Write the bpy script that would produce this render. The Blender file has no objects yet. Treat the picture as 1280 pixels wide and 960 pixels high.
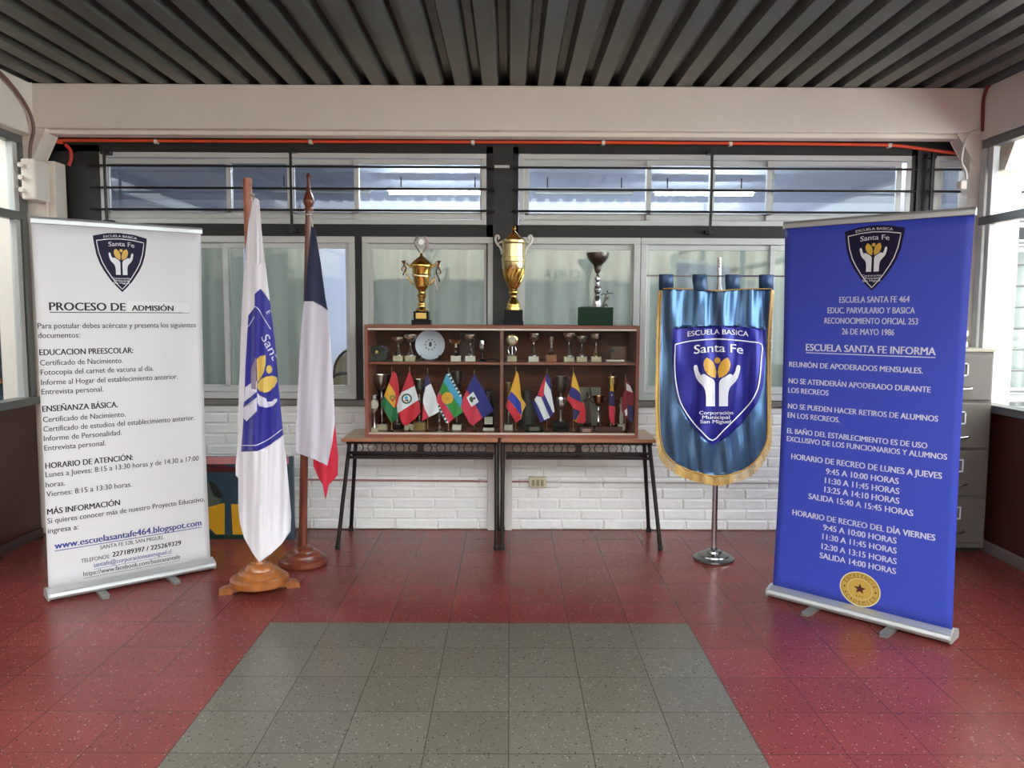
import bpy, math, random
from mathutils import Vector, Matrix
from mathutils.geometry import delaunay_2d_cdt, tessellate_polygon
random.seed(7)
S = bpy.context.scene
COL = S.collection
PI = math.pi

# ------------------------------------------------------------------ camera
FPX, CX, CY = 1000.0, 640.0, 480.0
EYE = Vector((0, 0, 1.55))
_p, _y, _r = math.atan(.088), .003, math.radians(.25)
FW = Vector((math.sin(_y) * math.cos(_p), math.cos(_y) * math.cos(_p), -math.sin(_p)))
_rt = FW.cross(Vector((0, 0, 1))).normalized()
_up = _rt.cross(FW)
RT = _rt * math.cos(_r) + _up * math.sin(_r)
UP = _up * math.cos(_r) - _rt * math.sin(_r)
cam = bpy.data.cameras.new('camera')
cam.sensor_width = 36.0
cam.lens = FPX / 1280 * 36.0
cam.clip_start = .05
cam_o = bpy.data.objects.new('camera', cam)
COL.objects.link(cam_o)
m = Matrix((RT, UP, -FW)).transposed().to_4x4()
m.translation = EYE
cam_o.matrix_world = m
S.camera = cam_o

# ------------------------------------------------------------------ light
w = bpy.data.worlds.new('sky')
S.world = w
w.use_nodes = True
bg = w.node_tree.nodes['Background']
bg.inputs['Color'].default_value = (.93, .97, 1.0, 1)
bg.inputs['Strength'].default_value = 1.0
S.view_settings.view_transform = 'Standard'
S.view_settings.look = 'None'
S.view_settings.gamma = 1
S.view_settings.use_curve_mapping = False
S.view_settings.exposure = 3.12
S.cycles.use_denoising = True
S.cycles.max_bounces = 10
S.cycles.diffuse_bounces = 6
S.cycles.glossy_bounces = 5
S.cycles.transparent_max_bounces = 16
S.cycles.sample_clamp_indirect = 6

# ------------------------------------------------------------------ helpers
def ray(px, py):
    return FW + RT * ((px - CX) / FPX) - UP * ((py - CY) / FPX)
def at(px, py, Y):
    d = ray(px, py)
    return EYE + d * (Y / d.y)
def lin(c):
    return tuple(((v / 255) / 12.92 if v / 255 <= .04045 else ((v / 255 + .055) / 1.055) ** 2.4) for v in c) + (1.0,)

MATS = {}
def mat(name, rgb=(128, 128, 128), rough=.5, metal=0.0, spec=.5, var=0.0, scale=8.0, bump=0.0, bscale=40.0, emit=None, coat=0.0, sheen=0.0):
    if name in MATS: return MATS[name]
    M = bpy.data.materials.new(name)
    M.use_nodes = True
    N, L = M.node_tree.nodes, M.node_tree.links
    b = N['Principled BSDF']
    b.inputs['Base Color'].default_value = lin(rgb)
    b.inputs['Roughness'].default_value = rough
    b.inputs['Metallic'].default_value = metal
    b.inputs['Specular IOR Level'].default_value = spec
    b.inputs['Coat Weight'].default_value = coat
    b.inputs['Sheen Weight'].default_value = sheen
    geo = N.new('ShaderNodeNewGeometry')
    if var:
        nz = N.new('ShaderNodeTexNoise'); nz.inputs['Scale'].default_value = scale; nz.inputs['Detail'].default_value = 5
        L.new(geo.outputs['Position'], nz.inputs['Vector'])
        mx = N.new('ShaderNodeMix'); mx.data_type = 'RGBA'
        c = lin(rgb)
        mx.inputs[6].default_value = tuple(v * (1 - var) for v in c[:3]) + (1,)
        mx.inputs[7].default_value = tuple(min(1, v * (1 + var)) for v in c[:3]) + (1,)
        L.new(nz.outputs['Fac'], mx.inputs[0]); L.new(mx.outputs[2], b.inputs['Base Color'])
    if bump:
        n2 = N.new('ShaderNodeTexNoise'); n2.inputs['Scale'].default_value = bscale; n2.inputs['Detail'].default_value = 4
        L.new(geo.outputs['Position'], n2.inputs['Vector'])
        bp = N.new('ShaderNodeBump'); bp.inputs['Strength'].default_value = bump; bp.inputs['Distance'].default_value = .01
        L.new(n2.outputs['Fac'], bp.inputs['Height']); L.new(bp.outputs['Normal'], b.inputs['Normal'])
    if emit:
        b.inputs['Emission Color'].default_value = lin(rgb); b.inputs['Emission Strength'].default_value = emit
    MATS[name] = M
    return M

def wood(name, c1, c2, rough=.35, scale=(3, 30, 30), coat=.2):
    M = mat(name, c1, rough, coat=coat)
    N, L = M.node_tree.nodes, M.node_tree.links
    b = N['Principled BSDF']
    geo = N.new('ShaderNodeNewGeometry')
    mp = N.new('ShaderNodeMapping'); mp.inputs['Scale'].default_value = scale
    nz = N.new('ShaderNodeTexNoise'); nz.inputs['Scale'].default_value = 1.5; nz.inputs['Detail'].default_value = 6
    rp = N.new('ShaderNodeValToRGB')
    rp.color_ramp.elements[0].color = lin(c2); rp.color_ramp.elements[0].position = .35
    rp.color_ramp.elements[1].color = lin(c1); rp.color_ramp.elements[1].position = .65
    L.new(geo.outputs['Position'], mp.inputs['Vector']); L.new(mp.outputs[0], nz.inputs['Vector'])
    L.new(nz.outputs['Fac'], rp.inputs['Fac']); L.new(rp.outputs[0], b.inputs['Base Color'])
    return M

def glass(name, tint=(1, 1, 1), ior=1.8, rough=0.0):
    M = bpy.data.materials.new(name); M.use_nodes = True
    N, L = M.node_tree.nodes, M.node_tree.links
    N.clear()
    o = N.new('ShaderNodeOutputMaterial'); mx = N.new('ShaderNodeMixShader')
    t = N.new('ShaderNodeBsdfTransparent'); t.inputs[0].default_value = tint + (1,)
    g = N.new('ShaderNodeBsdfGlossy'); g.inputs['Roughness'].default_value = rough
    f = N.new('ShaderNodeFresnel'); f.inputs['IOR'].default_value = ior
    ge = N.new('ShaderNodeNewGeometry'); ma = N.new('ShaderNodeMath'); ma.operation = 'MULTIPLY_ADD'      # a thin pane: the same reflectance on both faces
    L.new(ge.outputs['Backfacing'], ma.inputs[0]); ma.inputs[1].default_value = 1 / ior - ior; ma.inputs[2].default_value = ior
    L.new(ma.outputs[0], f.inputs['IOR'])
    L.new(f.outputs[0], mx.inputs[0]); L.new(t.outputs[0], mx.inputs[1]); L.new(g.outputs[0], mx.inputs[2])
    L.new(mx.outputs[0], o.inputs['Surface'])
    MATS[name] = M
    return M

class MB:
    def __init__(s): s.v, s.f, s.m = [], [], []
    def add(s, vs, fs, mi=0):
        k = len(s.v); s.v += [Vector(v) for v in vs]
        for f in fs: s.f.append([i + k for i in f]); s.m.append(mi)
        return s
    def box(s, x0, x1, y0, y1, z0, z1, mi=0):
        vs = [(x, y, z) for z in (z0, z1) for y in (y0, y1) for x in (x0, x1)]
        return s.add(vs, [(0, 2, 3, 1), (4, 5, 7, 6), (0, 1, 5, 4), (2, 6, 7, 3), (0, 4, 6, 2), (1, 3, 7, 5)], mi)
    def prism(s, poly, a0, a1, axis='y', mi=0):
        n = len(poly)
        def P(u, v, a): return (u, a, v) if axis == 'y' else ((a, u, v) if axis == 'x' else (u, v, a))
        vs = [P(u, v, a0) for u, v in poly] + [P(u, v, a1) for u, v in poly]
        fs = [[(i), (i + 1) % n, n + (i + 1) % n, n + i] for i in range(n)]
        tri = tessellate_polygon([[Vector((u, v, 0)) for u, v in poly]])
        fs += [list(t) for t in tri] + [[n + i for i in reversed(t)] for t in tri]
        return s.add(vs, fs, mi)
    def tube(s, pts, r, n=8, mi=0, closed=False):
        pts = [Vector(p) for p in pts]; rs = r if isinstance(r, (list, tuple)) else [r] * len(pts)
        vs = []; prev = None; K = len(pts)
        for i, p in enumerate(pts):
            if closed: d = pts[(i + 1) % K] - pts[i - 1]
            else: d = pts[min(i + 1, K - 1)] - pts[max(i - 1, 0)]
            d.normalize()
            if prev is None:
                a = Vector((0, 0, 1)) if abs(d.z) < .9 else Vector((1, 0, 0))
                prev = d.cross(a).normalized()
            prev = (prev - d * prev.dot(d)).normalized(); q = d.cross(prev)
            for j in range(n):
                t = 2 * PI * j / n; vs.append(p + (prev * math.cos(t) + q * math.sin(t)) * rs[i])
        fs = []
        for i in range(K if closed else K - 1):
            a, b = i * n, ((i + 1) % K) * n
            for j in range(n): fs.append((a + j, a + (j + 1) % n, b + (j + 1) % n, b + j))
        if not closed: fs += [list(range(n))[::-1], [(K - 1) * n + j for j in range(n)]]
        return s.add(vs, fs, mi)
    def lathe(s, prof, c=(0, 0, 0), n=28, mi=0, axis='z', sx=1.0, mis=None):
        vs = []; c = Vector(c)
        for r, z in prof:
            for j in range(n):
                t = 2 * PI * j / n
                vs.append(c + (Vector((r * math.cos(t) * sx, r * math.sin(t), z)) if axis == 'z' else Vector((r * math.cos(t), z, r * math.sin(t)))))
        fs = []
        for i in range(len(prof) - 1):
            for j in range(n): fs.append((i * n + j, i * n + (j + 1) % n, (i + 1) * n + (j + 1) % n, (i + 1) * n + j))
        fs += [list(range(n))[::-1], [(len(prof) - 1) * n + j for j in range(n)]]
        return s.add(vs, fs, mi)
    def poly(s, pl, fn, mi=0, step=None):
        """a flat polygon of points (u, v), carried by fn(u, v) onto a surface"""
        n = len(pl); P = [Vector((a, b)) for a, b in pl]
        if step is None:
            tri = tessellate_polygon([[Vector((a, b, 0)) for a, b in pl]])
            return s.add([fn(a, b) for a, b in pl], [list(t) for t in tri], mi)
        x0, x1 = min(p[0] for p in P), max(p[0] for p in P); y0, y1 = min(p[1] for p in P), max(p[1] for p in P)
        pts = list(P)
        for i in range(int((x1 - x0) / step) + 1):
            for j in range(int((y1 - y0) / step) + 1):
                q = (x0 + (i + .5) * step, y0 + (j + .5) * step)
                if inside(q, pl): pts.append(Vector(q))
        r = delaunay_2d_cdt(pts, [(i, (i + 1) % n) for i in range(n)], [], 0, 1e-7)
        fs = []
        for t in r[2]:
            c = sum((r[0][i] for i in t), Vector((0, 0))) / len(t)
            if inside(c, pl): fs.append(list(t))
        return s.add([fn(q[0], q[1]) for q in r[0]], fs, mi)
    def build(s, name, mats, parent=None, smooth=None, bevel=0, solid=0, world=True, kind=None, label=None):
        off = Vector(parent_loc(parent)) if (parent and world) else Vector((0, 0, 0))
        me = bpy.data.meshes.new(name)
        me.from_pydata([tuple(v - off) for v in s.v], [], s.f)
        for mm in (mats if isinstance(mats, (list, tuple)) else [mats]): me.materials.append(mm)
        for p, i in zip(me.polygons, s.m): p.material_index = i
        me.update()
        if smooth is not None:
            me.shade_smooth(); me.set_sharp_from_angle(angle=math.radians(smooth))
        o = bpy.data.objects.new(name, me); COL.objects.link(o)
        if parent: o.parent = parent
        if bevel:
            b = o.modifiers.new('bevel', 'BEVEL'); b.width = bevel; b.segments = 2; b.limit_method = 'ANGLE'
        if solid:
            b = o.modifiers.new('solid', 'SOLIDIFY'); b.thickness = solid; b.offset = 0
        if kind: o['kind'] = kind
        if label: o['label'] = label
        return o
def parent_loc(p):
    v = Vector(p.location)
    while p.parent: p = p.parent; v += p.location
    return v
def inside(q, pl):
    x, y = q[0], q[1]; r = False; j = len(pl) - 1
    for i in range(len(pl)):
        xi, yi = pl[i]; xj, yj = pl[j]
        if (yi > y) != (yj > y) and x < (xj - xi) * (y - yi) / (yj - yi) + xi: r = not r
        j = i
    return r
def thing(name, label, cat, loc=(0, 0, 0), rotz=0, group=None):
    o = bpy.data.objects.new(name, None); COL.objects.link(o); o.empty_display_size = .1
    o.location = loc; o.rotation_euler = (0, 0, rotz)
    return tag(o, label, cat, group)
def tag(o, label, cat, group=None):
    o['label'] = label; o['category'] = cat
    if group: o['group'] = group
    return o
def struct(o):
    o['kind'] = 'structure'; return o
def copy_tree(o, parent=None):
    c = o.copy(); COL.objects.link(c)
    if parent: c.parent = parent
    for ch in list(o.children): copy_tree(ch, c)
    return c
def arc(cx, cy, r, a0, a1, n, ry=None):
    return [(cx + r * math.cos(math.radians(a0 + (a1 - a0) * i / (n - 1))), cy + (ry or r) * math.sin(math.radians(a0 + (a1 - a0) * i / (n - 1)))) for i in range(n)]
def smooth_curve(pts, k=6):
    pts = [Vector(p) for p in pts]; out = []
    for i in range(len(pts) - 1):
        p0, p1, p2, p3 = pts[max(i - 1, 0)], pts[i], pts[i + 1], pts[min(i + 2, len(pts) - 1)]
        for j in range(k):
            t = j / k
            out.append(.5 * ((2 * p1) + (p2 - p0) * t + (2 * p0 - 5 * p1 + 4 * p2 - p3) * t * t + (3 * p1 - p0 - 3 * p2 + p3) * t ** 3))
    out.append(pts[-1]); return out

_txt = {}
def text2d(s, bold=False):
    """triangles of a line of lettering: cap height 1, starts at x = 0"""
    if (s, bold) in _txt: return _txt[(s, bold)]
    c = bpy.data.curves.new('lettering', 'FONT'); c.body = s; c.size = 1; c.resolution_u = 3
    o = bpy.data.objects.new('lettering', c); COL.objects.link(o)
    bpy.context.view_layer.update()
    me = bpy.data.meshes.new_from_object(o.evaluated_get(bpy.context.evaluated_depsgraph_get()))
    vs = [(v.co.x, v.co.y) for v in me.vertices]; fs = [list(p.vertices) for p in me.polygons]
    bpy.data.objects.remove(o); bpy.data.curves.remove(c); bpy.data.meshes.remove(me)
    x0 = min(v[0] for v in vs); x1 = max(v[0] for v in vs)
    cap = CAP if CAP else 1
    vs = [((x - x0) / cap, y / cap) for x, y in vs]
    _txt[(s, bold)] = (vs, fs, (x1 - x0) / cap)
    return _txt[(s, bold)]
CAP = None
CAP = max(v[1] for v in text2d('H')[0]); _txt.clear()
def put_text(mb, s, x0, x1, y, cap, fn, mi=0, bold=False):
    vs, fs, wd = text2d(s, bold)
    k = (x1 - x0) / wd
    for dx in ((-.045 * k, 0, .045 * k) if bold else (-.02 * k, .02 * k)): mb.add([fn(x0 + a * k + dx, y + b * cap) for a, b in vs], fs, mi)
def strip(pts, wd):
    """polygon band along an open line of 2-D points"""
    L, R = [], []
    for i, p in enumerate(pts):
        a, b = pts[max(i - 1, 0)], pts[min(i + 1, len(pts) - 1)]
        d = Vector((b[0] - a[0], b[1] - a[1])).normalized(); n = Vector((-d.y, d.x)) * wd / 2
        L.append((p[0] + n.x, p[1] + n.y)); R.append((p[0] - n.x, p[1] - n.y))
    return L, R
def add_strip(mb, pts, wd, fn, mi=0):
    L, R = strip(pts, wd); n = len(pts)
    mb.add([fn(*p) for p in L] + [fn(*p) for p in R], [(i, i + 1, n + i + 1, n + i) for i in range(n - 1)], mi)

# ------------------------------------------------------------------ materials
white_paint = mat('white_paint', (236, 226, 212), .55, var=.06, scale=3, bump=.05)
black_steel = mat('black_steel', (26, 27, 26), .45, var=.2)
alu = mat('white_aluminium', (205, 206, 202), .35, metal=.1)
grey_alu = mat('grey_aluminium', (112, 115, 113), .35, metal=.3)
brown_panel = mat('brown_panel', (72, 28, 20), .45, var=.2, scale=4)
brown_steel = mat('brown_steel', (30, 17, 16), .38, spec=.35)
chrome = mat('chrome', (205, 205, 208), .14, metal=1)
steel = mat('brushed_steel', (165, 165, 165), .25, metal=1)
gold = mat('gold', (232, 192, 104), .16, metal=1)
silver_gold = mat('pale_gold', (225, 205, 150), .2, metal=1)
pewter = mat('pewter', (120, 115, 106), .32, metal=1)
black_gloss = mat('black_marble', (8, 8, 9), .2, spec=.25)
marble = mat('cream_marble', (196, 184, 152), .35, var=.25, scale=60)
white_marble = mat('white_marble', (222, 216, 200), .35, var=.15, scale=60)
window_glass = glass('window_glass', (.92, .96, .95), 1.75)
smoky_glass = glass('smoky_glass', (.58, .6, .62), 1.6)
case_glass = glass('case_glass', (.97, .985, .975), 1.17)
side_glass = glass('side_glass', (.95, .97, .97), 1.5)

# ------------------------------------------------------------------ setting
def floor_material():
    M = mat('terrazzo_tiles', (120, 60, 55), .3, spec=.22)
    N, L = M.node_tree.nodes, M.node_tree.links
    b = N['Principled BSDF']
    geo = N.new('ShaderNodeNewGeometry')
    def math_(op, a, c=None):
        n = N.new('ShaderNodeMath'); n.operation = op
        for i, q in enumerate((a, c)):
            if q is None: continue
            if isinstance(q, (int, float)): n.inputs[i].default_value = q
            else: L.new(q, n.inputs[i])
        return n.outputs[0]
    def mix(fac, a, c, mode='MIX'):
        n = N.new('ShaderNodeMix'); n.data_type = 'RGBA'; n.blend_type = mode
        for i, q in ((0, fac), (6, a), (7, c)):
            if isinstance(q, (int, float, tuple)): n.inputs[i].default_value = q
            else: L.new(q, n.inputs[i])
        return n.outputs[2]
    sx = N.new('ShaderNodeSeparateXYZ'); L.new(geo.outputs['Position'], sx.inputs[0])
    x, y = sx.outputs[0], sx.outputs[1]
    grey = math_('MULTIPLY', math_('MULTIPLY', math_('GREATER_THAN', x, -1.197), math_('LESS_THAN', x, .903)), math_('LESS_THAN', y, 3.903))
    mp = N.new('ShaderNodeMapping'); mp.inputs['Location'].default_value = (6.0 - .003 + .0015, 6.0 - .003 + .0015, 0)
    L.new(geo.outputs['Position'], mp.inputs['Vector'])
    bk = N.new('ShaderNodeTexBrick')
    bk.offset = 0; bk.squash = 1; bk.inputs['Scale'].default_value = 1; bk.inputs['Brick Width'].default_value = .3
    bk.inputs['Row Height'].default_value = .3; bk.inputs['Mortar Size'].default_value = .002; bk.inputs['Mortar Smooth'].default_value = .3
    bk.inputs['Color1'].default_value = (.0, .0, .0, 1); bk.inputs['Color2'].default_value = (1, 1, 1, 1); bk.inputs['Mortar'].default_value = (.5, .5, .5, 1)
    L.new(mp.outputs[0], bk.inputs['Vector'])
    n1 = N.new('ShaderNodeTexNoise'); n1.inputs['Scale'].default_value = 2.2; n1.inputs['Detail'].default_value = 4
    L.new(geo.outputs['Position'], n1.inputs['Vector'])
    red = mix(n1.outputs['Fac'], lin((98, 44, 38)), lin((140, 64, 58)))
    red = mix(.22, red, mix(bk.outputs['Color'], lin((92, 43, 37)), lin((138, 66, 60))))
    gry = mix(bk.outputs['Color'], lin((98, 93, 82)), lin((105, 100, 89)))
    base = mix(grey, red, gry)
    v = N.new('ShaderNodeTexVoronoi'); v.inputs['Scale'].default_value = 130
    L.new(geo.outputs['Position'], v.inputs['Vector'])
    sc = N.new('ShaderNodeSeparateColor'); L.new(v.outputs['Color'], sc.inputs[0])
    chip = math_('LESS_THAN', v.outputs['Distance'], math_('MULTIPLY', sc.outputs[1], .5))
    lightc = math_('MULTIPLY', chip, math_('GREATER_THAN', sc.outputs[0], .9))
    darkc = math_('MULTIPLY', chip, math_('LESS_THAN', sc.outputs[0], .2))
    base = mix(math_('MULTIPLY', lightc, .32), base, lin((205, 190, 175)))
    base = mix(math_('MULTIPLY', darkc, .85), base, lin((40, 30, 26)))
    n3 = N.new('ShaderNodeTexNoise'); n3.inputs['Scale'].default_value = 180; n3.inputs['Detail'].default_value = 2
    L.new(geo.outputs['Position'], n3.inputs['Vector'])
    base = mix(.5, base, mix(n3.outputs['Fac'], (.7, .7, .7, 1), (1.3, 1.3, 1.3, 1)), 'MULTIPLY')
    base = mix(math_('MULTIPLY', bk.outputs['Fac'], .72), base, lin((38, 26, 22)))
    L.new(base, b.inputs['Base Color'])
    n2 = N.new('ShaderNodeTexNoise'); n2.inputs['Scale'].default_value = 3; n2.inputs['Detail'].default_value = 2
    L.new(geo.outputs['Position'], n2.inputs['Vector'])
    L.new(math_('ADD', math_('MULTIPLY', n2.outputs['Fac'], .08), .2), b.inputs['Roughness'])
    bp = N.new('ShaderNodeBump'); bp.inputs['Strength'].default_value = .35; bp.inputs['Distance'].default_value = .002
    L.new(math_('SUBTRACT', 1, bk.outputs['Fac']), bp.inputs['Height']); L.new(bp.outputs['Normal'], b.inputs['Normal'])
    return M
struct(MB().box(-6, 6, -5, 5.66, -.08, 0).build('floor', floor_material()))
struct(MB().box(-30, 30, -30, -5, -.1, -.01).build('floor_courtyard', mat('courtyard_concrete', (150, 146, 138), .8, var=.15)))

def deck():
    b = MB(); pitch, h, x = .183, .062, -3.48
    prof = []
    while x < 3.36:
        prof += [(x, 0), (x + .096, 0), (x + .117, h), (x + .162, h)]; x += pitch
    prof.append((x, 0)); n = len(prof)
    Y = (.3, 2, 4, 5.72)
    vs = [(px, yy, 3.055 + pz) for yy in Y for px, pz in prof]
    fs = [(k * n + i, k * n + i + 1, (k + 1) * n + i + 1, (k + 1) * n + i) for k in range(3) for i in range(n - 1)]
    b.add(vs, fs); return b
struct(deck().build('ceiling', mat('roof_decking', (90, 94, 88), .4, metal=.35, var=.25, scale=6, bump=.1, bscale=90), solid=.002))

# back wall of painted brick, real bricks in low relief
def brick_wall():
    b = MB(); x0, x1, z1 = -4.38, 6.0, .895
    b.box(x0, x1, 5.66, 5.80, 0, z1)
    bh, bl, g, row, z = .0765, .298, .006, 0, 0.0
    while z < z1 - .02:
        x = x0 - (bl / 2 if row % 2 else 0) - random.random() * .04
        while x < x1:
            a, c = max(x + g / 2, x0), min(x + bl - g / 2, x1); zt = min(z + bh - g, z1)
            if c - a > .03:
                d = .009 + random.random() * .008; j = lambda: (random.random() - .5) * .009
                e = .009
                vs = [(a + j(), 5.66, z + j()), (c + j(), 5.66, z + j()), (c + j(), 5.66, zt + j()), (a + j(), 5.66, zt + j()),
                      (a + e + j(), 5.66 - d + j() * .6, z + e), (c - e + j(), 5.66 - d + j() * .6, z + e), (c - e + j(), 5.66 - d + j() * .6, zt - e), (a + e + j(), 5.66 - d + j() * .6, zt - e)]
                b.add(vs, [(4, 5, 6, 7), (0, 1, 5, 4), (1, 2, 6, 5), (2, 3, 7, 6), (3, 0, 4, 7)])
            x += bl
        z += bh; row += 1
    return b
struct(brick_wall().build('wall_back', mat('white_brick_paint', (238, 238, 235), .5, var=.08, scale=7, bump=.6, bscale=22)))
b = MB()                                                             # black steel facade frame
b.box(-3.6, 6.0, 5.66, 5.74, 2.655, 3.12); b.box(-3.6, 6.0, 5.66, 5.74, 2.075, 2.166)
b.box(-3.6, -2.845, 5.66, 5.74, 2.1, 2.7); b.box(-3.6, -2.86, 5.66, 5.74, .95, 2.1)
b.box(-.166, .055, 5.66, 5.74, .9, 2.7); b.box(-.12, .02, 5.64, 5.66, .95, 2.7, 1)
b.box(2.785, 2.945, 5.66, 5.74, 2.1, 2.7); b.box(2.82, 2.905, 5.645, 5.66, 2.1, 2.7, 1)
b.box(-1.088, -1.037, 5.665, 5.74, .9, 2.1); b.box(2.7, 3.5, 5.66, 5.74, .9, 2.1); b.box(4.9, 6.0, 5.66, 5.74, .9, 2.7)
struct(b.build('trim_1', [black_steel, mat('worn_black_paint', (40, 40, 39), .45, var=.6, scale=14)]))
struct(MB().box(-3.25, 3.25, 5.62, 5.75, .895, .935).build('trim_2', mat('grey_sill', (120, 116, 108), .6, var=.2), bevel=.006))
struct(MB().box(-.155, .02, 5.625, 5.66, 0, .9).build('trim_3', mat('white_post_paint', (214, 208, 203), .5, var=.08), bevel=.004))

# windows of the facade
def window(n, X0, X1, Z0, Z1, sashes, Y=5.655, panes=None, fw_=.035):
    root = bpy.data.objects.new('window_%d' % n, None); COL.objects.link(root); root.location = ((X0 + X1) / 2, Y, Z0); root['kind'] = 'structure'
    f = MB(); t = .07
    f.box(X0, X1, Y, Y + t, Z1 - fw_, Z1); f.box(X0, X1, Y, Y + t, Z0, Z0 + fw_)
    f.box(X0, X0 + fw_, Y, Y + t, Z0 + fw_, Z1 - fw_); f.box(X1 - fw_, X1, Y, Y + t, Z0 + fw_, Z1 - fw_)
    f.build('frame', alu, root, bevel=.003)
    for i, (a, c) in enumerate(sashes):
        yy = Y + (.012 if i % 2 else .036); s = .034; q = MB()
        z0, z1 = Z0 + fw_ + .004, Z1 - fw_ - .004
        q.box(a, c, yy, yy + .022, z1 - s, z1); q.box(a, c, yy, yy + .022, z0, z0 + s * 1.4)
        q.box(a, a + s, yy, yy + .022, z0 + s, z1 - s); q.box(c - s, c, yy, yy + .022, z0 + s, z1 - s)
        sash = q.build('sash', alu, root, bevel=.002)
        MB().box(a + s - .004, c - s + .004, yy + .009, yy + .013, z0 + s, z1 - s + .004).build('pane', (panes[i] if panes else window_glass), sash)
    return root
wx = lambda px: at(px, 300, 5.66).x
window(1, -2.845, -.167, 2.166, 2.652, [(wx(131), wx(290)), (wx(284), wx(366)), (wx(362), wx(449)), (wx(443), wx(606))], panes=[smoky_glass, smoky_glass, smoky_glass, window_glass])
window(2, .06, 2.785, 2.166, 2.652, [(wx(655), wx(813)), (wx(807), wx(892)), (wx(886), wx(967)), (wx(957), wx(1124))])
window(3, 2.945, 4.9, 2.166, 2.652, [(2.99, 3.6), (3.57, 4.2), (4.17, 4.87)])
window(4, -2.86, -1.088, .94, 2.082, [(-2.83, wx(285)), (wx(277), -1.12)], fw_=.045)
window(5, -1.037, -.112, .94, 2.082, [(-1.0, -.15)], fw_=.045)
window(6, .041, .912, .94, 2.082, [(.07, .885)], fw_=.045)
window(7, .916, 2.7, .94, 2.082, [(.955, wx(972)), (wx(964), 2.67)], fw_=.045)
window(8, 3.5, 4.9, .94, 2.082, [(3.54, 4.2), (4.17, 4.86)], fw_=.045)

# white concrete beam, haunches, columns, side beams
b = MB(); b.box(-3.6, 3.6, 5.45, 5.61, 2.765, 3.055); b.box(-3.1, 3.05, 5.505, 5.612, 2.737, 2.768)
struct(b.build('trim_4', white_paint, bevel=.008))
for k, sg in ((5, -1), (6, 1)):
    X = 3.17 if sg < 0 else 3.14
    b = MB(); b.prism([(sg * (X + .25), 2.70), (sg * X, 2.72), (sg * X, 3.052), (sg * (X + .25), 3.052)], -.5, 5.449)
    struct(b.build('trim_%d' % k, white_paint, bevel=.006))
b = MB()
b.prism([(-3.3, 2.764), (-3.09, 2.764), (-3.19, 2.57), (-3.3, 2.56)], 5.455, 5.615); b.box(-3.3, -3.07, 5.5, 5.64, 0, 2.56)
b.box(-3.475, -3.305, 5.47, 5.64, 0, 2.762); b.prism([(-3.72, 2.762), (-3.476, 2.762), (-3.476, 2.5), (-3.5, 2.5)], 5.5, 5.62)
struct(b.build('trim_7', white_paint, bevel=.006))
b = MB()
b.prism([(3.0, 2.764), (3.2, 2.764), (3.2, 2.50), (3.12, 2.56)], 5.48, 5.6); b.box(3.10, 3.2, 5.5, 5.63, 0, 2.764)
b.box(3.215, 3.43, 5.45, 5.64, 0, 2.74); b.prism([(3.3, 2.74), (3.62, 2.74), (3.43, 2.5), (3.215, 2.5)], 5.3, 5.449)
struct(b.build('trim_8', white_paint, bevel=.006))

# side partitions: brown panel, grey sill, aluminium bars and glass
def partition(side, X):
    sg = -1 if side == 'left' else 1
    root = bpy.data.objects.new('wall_' + side, None); COL.objects.link(root); root.location = (X, 0, 0); root['kind'] = 'structure'
    o = lambda a, c: (min(X + sg * a, X + sg * c), max(X + sg * a, X + sg * c))
    MB().box(*o(.0, .05), -4.5, 5.46, 0, .92).build('panel', brown_panel, root)
    MB().box(*o(-.03, .08), -4.5, 5.47, .92, .972).build('sill', grey_alu, root, bevel=.004)
    MB().box(*o(0, .06), -4.5, 5.47, 2.155, 2.21).build('rail', grey_alu, root, bevel=.003)
    MB().box(*o(0, .06), -4.5, 5.47, 2.66, 2.715).build('rail', grey_alu, root, bevel=.003)
    p = MB()
    for yy in (-4.5, -2, .3, 2.6): p.box(*o(0, .06), yy, yy + .06, .972, 2.155); p.box(*o(0, .06), yy, yy + .06, 2.21, 2.66)
    p.build('mullion', grey_alu, root)
    MB().box(*o(.0, .06), 5.42, 5.48, 0.972, 2.155).box(*o(.0, .06), 5.42, 5.48, 2.21, 2.66).build('post', grey_alu if side == 'left' else alu, root, bevel=.003)
    MB().box(*o(.005, .05), 5.35, 5.40, .972, 2.155).box(*o(.005, .05), 5.35, 5.40, 2.21, 2.66).build('post', alu, root, bevel=.004)
    MB().box(*o(.028, .034), -4.4, 5.35, .972, 2.16).box(*o(.028, .034), -4.4, 5.35, 2.205, 2.67).build('pane', side_glass, root)
partition('left', -3.25); partition('right', 3.16)
struct(MB().box(3.13, 3.158, -4.5, 5.44, 0, .07).build('baseboard_right', mat('grey_skirting', (120, 104, 98), .5), bevel=.004))
struct(MB().box(-3.248, -3.225, -4.5, 5.44, 0, .06).build('baseboard_left', mat('dark_skirting', (70, 52, 48), .5), bevel=.004))

# classroom behind the windows
cw = mat('classroom_paint', (206, 212, 228), .7)
b = MB(); b.box(-7, 7, 12.0, 12.1, 0, 3.3); b.box(-7.1, -7, 5.8, 12.1, 0, 3.3); b.box(7, 7.1, 5.8, 12.1, 0, 3.3)
struct(b.build('wall_classroom', cw))
struct(MB().box(-7, 7, 5.75, 12, 3.2, 3.3).build('ceiling_classroom', cw))
struct(MB().box(-7, 7, 5.8, 12, -.08, 0).build('floor_classroom', mat('classroom_floor', (90, 80, 72), .5)))
struct(MB().box(-7, 7, 5.75, 5.8, 2.7, 3.2).build('wall_lintel', cw))
struct(MB().box(-4.5, -4.4, -8, 5.5, 0, 2.9).build('wall_left_blocker', mat('left_blocker_paint', (84, 72, 62), .7, var=.15)))  # unseen wall, added to block low sky light from the left
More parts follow.
